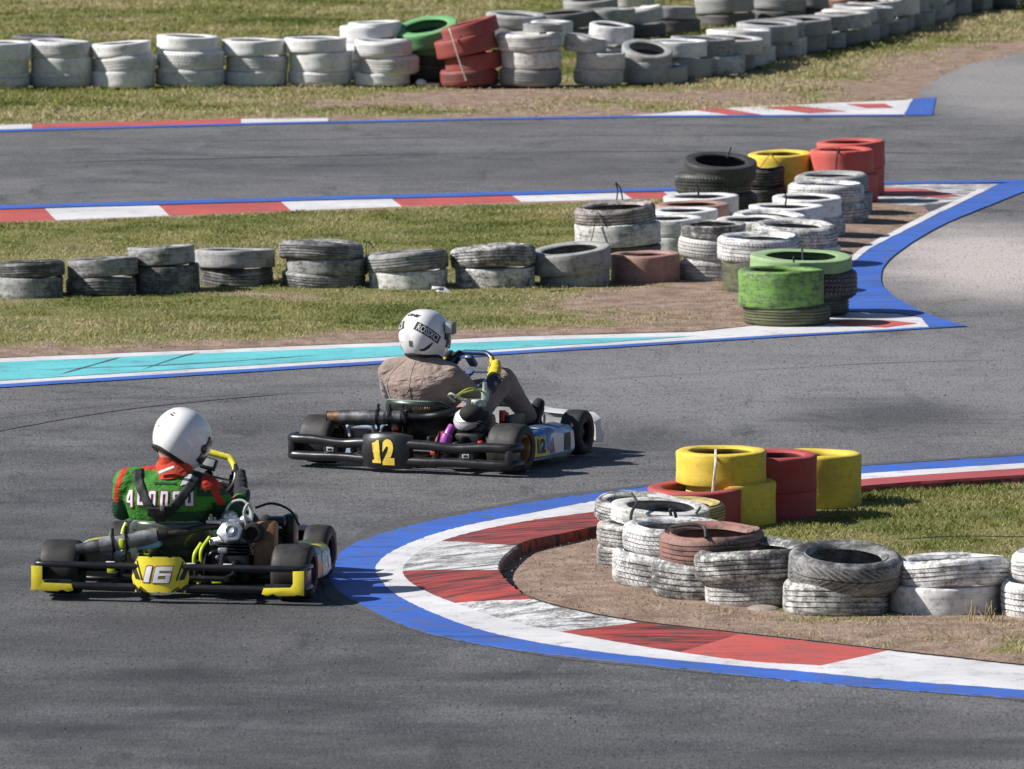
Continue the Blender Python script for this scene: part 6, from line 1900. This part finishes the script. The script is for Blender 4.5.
def grow(name, poly, density, hgt, wid, seed, dry, box=None, avoid=None, xr=None):
    rng = np.random.default_rng(seed)
    P = np.array(poly) if poly else None
    x0, y0, x1, y1 = box if box else (P[:, 0].min(), P[:, 1].min(), P[:, 0].max(), P[:, 1].max())
    if xr: x0, x1 = max(x0, xr[0]), min(x1, xr[1])
    n = int((x1 - x0) * (y1 - y0) * density)
    x = rng.uniform(x0, x1, n); y = rng.uniform(y0, y1, n)
    # gather into tufts
    k = inside(x, y, poly) if box is None else np.ones(n, bool)
    if avoid is not None: k &= avoid(x, y)
    x, y = x[k], y[k]
    b = bare(x, y)
    cl = fbm(x, y, 7.0, seed + 1)
    k = rng.random(len(x)) < np.clip(1.15 - 1.25 * b, 0.02, 1) * np.clip(0.25 + 1.5 * (cl - 0.2), 0.1, 1)
    x, y, b, cl = x[k], y[k], b[k], cl[k]
    for fx, fy in FOOT:
        if x0 - 1 < fx < x1 + 1 and y0 - 1 < fy < y1 + 1:
            k = (x - fx) ** 2 + (y - fy) ** 2 > 0.36 ** 2
            x, y, b, cl = x[k], y[k], b[k], cl[k]
    n = len(x)
    big = fbm(x, y, 0.7, seed + 2)
    h = hgt * (0.35 + 0.9 * rng.random(n)) * (0.55 + 0.9 * cl) * (1.1 - 0.6 * b) * (0.75 + 0.6 * big)
    # longer tufts left standing at the feet of the tyres
    w = wid * (0.6 + 0.8 * rng.random(n))
    a = rng.uniform(0, 2 * np.pi, n)
    ln = h * rng.uniform(0.2, 1.1, n)
    la = rng.uniform(0, 2 * np.pi, n)
    z0 = (turf_z(x, y, line_dist(x, y, poly + poly[:1])) if poly else np.zeros(n)) - .004
    v = np.empty((n, 4, 3), dtype=np.float32)
    cx, sx = np.cos(a) * w / 2, np.sin(a) * w / 2
    v[:, 0] = np.stack([x - cx, y - sx, z0], 1)
    v[:, 1] = np.stack([x + cx, y + sx, z0], 1)
    mx_, my_ = x + np.cos(la) * ln * .35, y + np.sin(la) * ln * .35
    v[:, 2] = np.stack([mx_ + cx * .75, my_ + sx * .75, z0 + h * .62], 1)
    v[:, 3] = np.stack([x + np.cos(la) * ln, y + np.sin(la) * ln, z0 + h], 1)
    idx = np.arange(n)[:, None] * 4
    tri = np.concatenate([idx + np.array([0, 1, 2]), idx + np.array([0, 2, 3])], 1).reshape(-1, 3)
    me = bpy.data.meshes.new(name)
    me.vertices.add(n * 4); me.vertices.foreach_set('co', v.reshape(-1))
    m = len(tri)
    me.loops.add(m * 3); me.loops.foreach_set('vertex_index', tri.reshape(-1).astype(np.int32))
    me.polygons.add(m); me.polygons.foreach_set('loop_start', (np.arange(m) * 3).astype(np.int32))
    tint = np.clip(dry + (big - 0.5) * 1.1 + (fbm(x, y, 2.6, seed + 9) - .5) * 0.9 + b * 0.75 + rng.normal(0, 0.15, n), 0, 1)
    at = me.attributes.new('tint', 'FLOAT', 'POINT')
    at.data.foreach_set('value', np.repeat(tint, 4).astype(np.float32))
    me.materials.append(BLADE)
    me.update(calc_edges=True); me.validate()
    o = bpy.data.objects.new(name, me); COL.objects.link(o)
    return o
def crop(poly, x0, x1):
    return [(min(max(x, x0), x1), y) for x, y in poly]
o = grow('grass', w_I2, 7000, 0.023, 0.0056, 11, 0.56, xr=(-1, 5.6))
tag(o, 'short dry grass on the near turf behind the white tyres', 'grass', kind='stuff')
o = grow('grass', w_I1, 4200, 0.021, 0.0064, 12, 0.50, xr=(-8.5, 4.2))
tag(o, 'short dull green grass on the turf between the two tracks', 'grass', kind='stuff')
fy = ground(512, 131).y
o = grow('grass', None, 1700, 0.028, 0.013, 13, 0.46, (-8.0, fy - 1.5, 8.5, 116.0),
         lambda x, y: ~inside(x, y, w_FAR + [(60, w_FAR[-1][1]), (60, 15), (-60, 15), (-60, w_FAR[0][1])]))
tag(o, 'pale green grass on the field beyond the far track', 'grass', kind='stuff')

# tall dry stalks at the foot of the smooth white tyre, loose litter and a stone
rg2 = random.Random(3)
def stalks(px, py, n, h, label, spread=.06):
    c = ground(px, py)
    mb = MB()
    for i in range(n):
        b = c + V((rg2.uniform(-spread, spread), rg2.uniform(-.05, .05), 0))
        hh = h * rg2.uniform(.5, 1)
        l = V((rg2.uniform(-.05, .05), rg2.uniform(-.04, .04), 0))
        mb.tube(catmull([b, b + l * .3 + V((0, 0, hh * .5)), b + l + V((0, 0, hh))], 4), [.0035] * 4 + [.0025] * 4 + [.002], 0, 5)
    tag(mb.build('dry_weed', M['straw'], fix=False), label, 'weed')
M['clod'] = plain('dry soil clod', (0.26, 0.185, 0.14), 0.95, 0, 0.35, 14)
M['straw'] = plain('dry straw', (0.40, 0.31, 0.15), 0.8, 0, 0.25, 30)
stalks(980, 626, 9, .14, 'dry yellow stalks before the smooth white tyre on the near turf')
stalks(996, 627, 7, .09, 'short dry stalks between the smooth white tyre and the last white stack')
stalks(829, 47, 5, .28, 'thin dry stalks before the grey wall running away', .10)
stalks(855, 41, 4, .30, 'tall thin dry stalks under the dark brown tyre', .06)
p = ground(442, 294.5)
MB().box(p + V((0, 0, .03)), (.10, .16, .012), 0, .003, rot=(R(10), R(6), R(20))).box(p + V((-.03, .02, .04)), (.06, .12, .01), 0, .003, rot=(R(-5), R(-10), R(-15))).build('paper_scrap', M['litter'])
tag(bpy.data.objects['paper_scrap'], 'small white scrap lying in the grass by the patchy white tyres', 'litter')
p = ground(421, 86)
MB().ball(p + V((0, 0, .03)), (.05, .07, .035), 0).box(p + V((.10, 0, .015)), (.14, .09, .02), 0, .006).build('plastic_scrap', M['litter'])
tag(bpy.data.objects['plastic_scrap'], 'white plastic scrap at the foot of the green tyre stack', 'litter')
p = ground(763, 612)
MB().ball(p + V((0, 0, .01)), (.09, .13, .028), 0, 18, 10).build('flat_stone', M['stone'])
tag(bpy.data.objects['flat_stone'], 'flat brown stone at the foot of the mottled leaning tyre', 'stone')
p = ground(562, 295)
tag(MB().tube(catmull([p + V((-.12, 0, .012)), p + V((0, .05, .022)), p + V((.12, -.02, .012)), p + V((.26, .03, .014))], 5), .010, 0, 6).build('loose_cord', M['tie']), 'dark loose cord lying in the grass before the tipped open tyre', 'cord')

# crumbs: soil clods and pebbles on the bare earth, rubber crumbs swept to the edge of the line
def crumbs(name, spots, size, mat, label, seed, zf):
    r = random.Random(seed)
    mb = MB()
    for (px, py, sx, sy, n) in spots:
        c = ground(px, py)
        for i in range(n):
            x, y = c.x + r.gauss(0, sx), c.y + r.gauss(0, sy)
            if not zf(x, y): continue
            s = size * r.uniform(.4, 1.3)
            z = .0045 if mat is G['mark'] else .014 + .012 * r.random()
            k = [V((x + s * r.uniform(.5, 1) * math.cos(a + r.uniform(-.4, .4)), y + 1.2 * s * r.uniform(.5, 1) * math.sin(a), z + s * r.uniform(-.1, .25))) for a in (0, 1.57, 3.14, 4.71)]
            mb.add(k + [V((x, y, z + s * r.uniform(.5, .9))), V((x, y, z - s * .3))], [[0, 1, 4], [1, 2, 4], [2, 3, 4], [3, 0, 4], [1, 0, 5], [2, 1, 5], [3, 2, 5], [0, 3, 5]])
    o = mb.build(name, mat, smooth=False, fix=False)
    tag(o, label, 'ground litter', kind='stuff')
in2 = lambda x, y: bool(inside(np.array([x]), np.array([y]), w_I2)[0])
in1 = lambda x, y: bool(inside(np.array([x]), np.array([y]), w_I1)[0])
crumbs('soil_crumbs', [(560, 580, .35, 1.2, 420), (640, 605, .5, .7, 240), (800, 625, .7, .4, 160)], .008, M['clod'], 'small clods and pebbles on the bare soil of the near turf', 5, in2)
crumbs('soil_crumbs', [(730, 305, .6, 1.6, 320), (620, 318, .7, .9, 120), (300, 350, 2.0, .5, 260)], .010, M['clod'], 'small clods and pebbles on the bare soil before the green tyres', 6, in1)
out_ = lambda x, y: not in2(x, y) and not in1(x, y)
crumbs('rubber_crumbs', [(300, 640, 1.6, 2.5, 130), (600, 700, 2.2, 1.6, 130), (700, 380, 1.8, 2.0, 120), (200, 400, 1.6, 1.2, 90)], .009, G['mark'], 'dark rubber crumbs scattered over the asphalt', 8, out_)
# ------------------------------------------------------------------ light, sky, camera
SUN_EL, SUN_AZ = 38.0, 4.0          # azimuth: how far towards the viewer from straight left
sd = V((-math.cos(R(SUN_EL)) * math.cos(R(SUN_AZ)), -math.cos(R(SUN_EL)) * math.sin(R(SUN_AZ)), math.sin(R(SUN_EL))))
lamp = bpy.data.lights.new('sun', 'SUN')
lamp.energy = 5.0; lamp.angle = R(0.53); lamp.color = (1.0, 0.955, 0.89)
so = bpy.data.objects.new('sun', lamp); COL.objects.link(so)
so.location = sd * 120
so.rotation_euler = (-sd).to_track_quat('-Z', 'Y').to_euler()
world = bpy.data.worlds.new('World'); scene.world = world
world.use_nodes = True
wn = world.node_tree
bg = wn.nodes['Background']
sky = wn.nodes.new('ShaderNodeTexSky')
sky.sky_type = 'NISHITA'; sky.sun_disc = False
sky.ozone_density = 3.0; sky.air_density = 1.0; sky.dust_density = 0.5
sky.sun_elevation = R(SUN_EL)
sky.sun_rotation = math.atan2(sd.x, sd.y)
wn.links.new(sky.outputs[0], bg.inputs[0])
bg.inputs[1].default_value = 0.05

cam = bpy.data.cameras.new('camera')
cam.sensor_width = 36.0; cam.lens = 36.0 * CAM_F / 1024.0
cam.clip_start = 0.5; cam.clip_end = 6000
cam.dof.use_dof = True
cam.dof.focus_distance = 54.0
cam.dof.aperture_fstop = 11.0
co_ = bpy.data.objects.new('camera', cam); COL.objects.link(co_)
co_.location = (0, 0, CAM_H)
co_.rotation_euler = (math.pi / 2 - PITCH, 0, 0)
scene.camera = co_
scene.view_settings.view_transform = 'Standard'
scene.view_settings.look = 'None'
scene.view_settings.gamma = 1.0
scene.view_settings.use_curve_mapping = False
scene.view_settings.exposure = 0.42
scene.cycles.use_denoising = True
scene.cycles.max_bounces = 6
scene.render.film_transparent = False
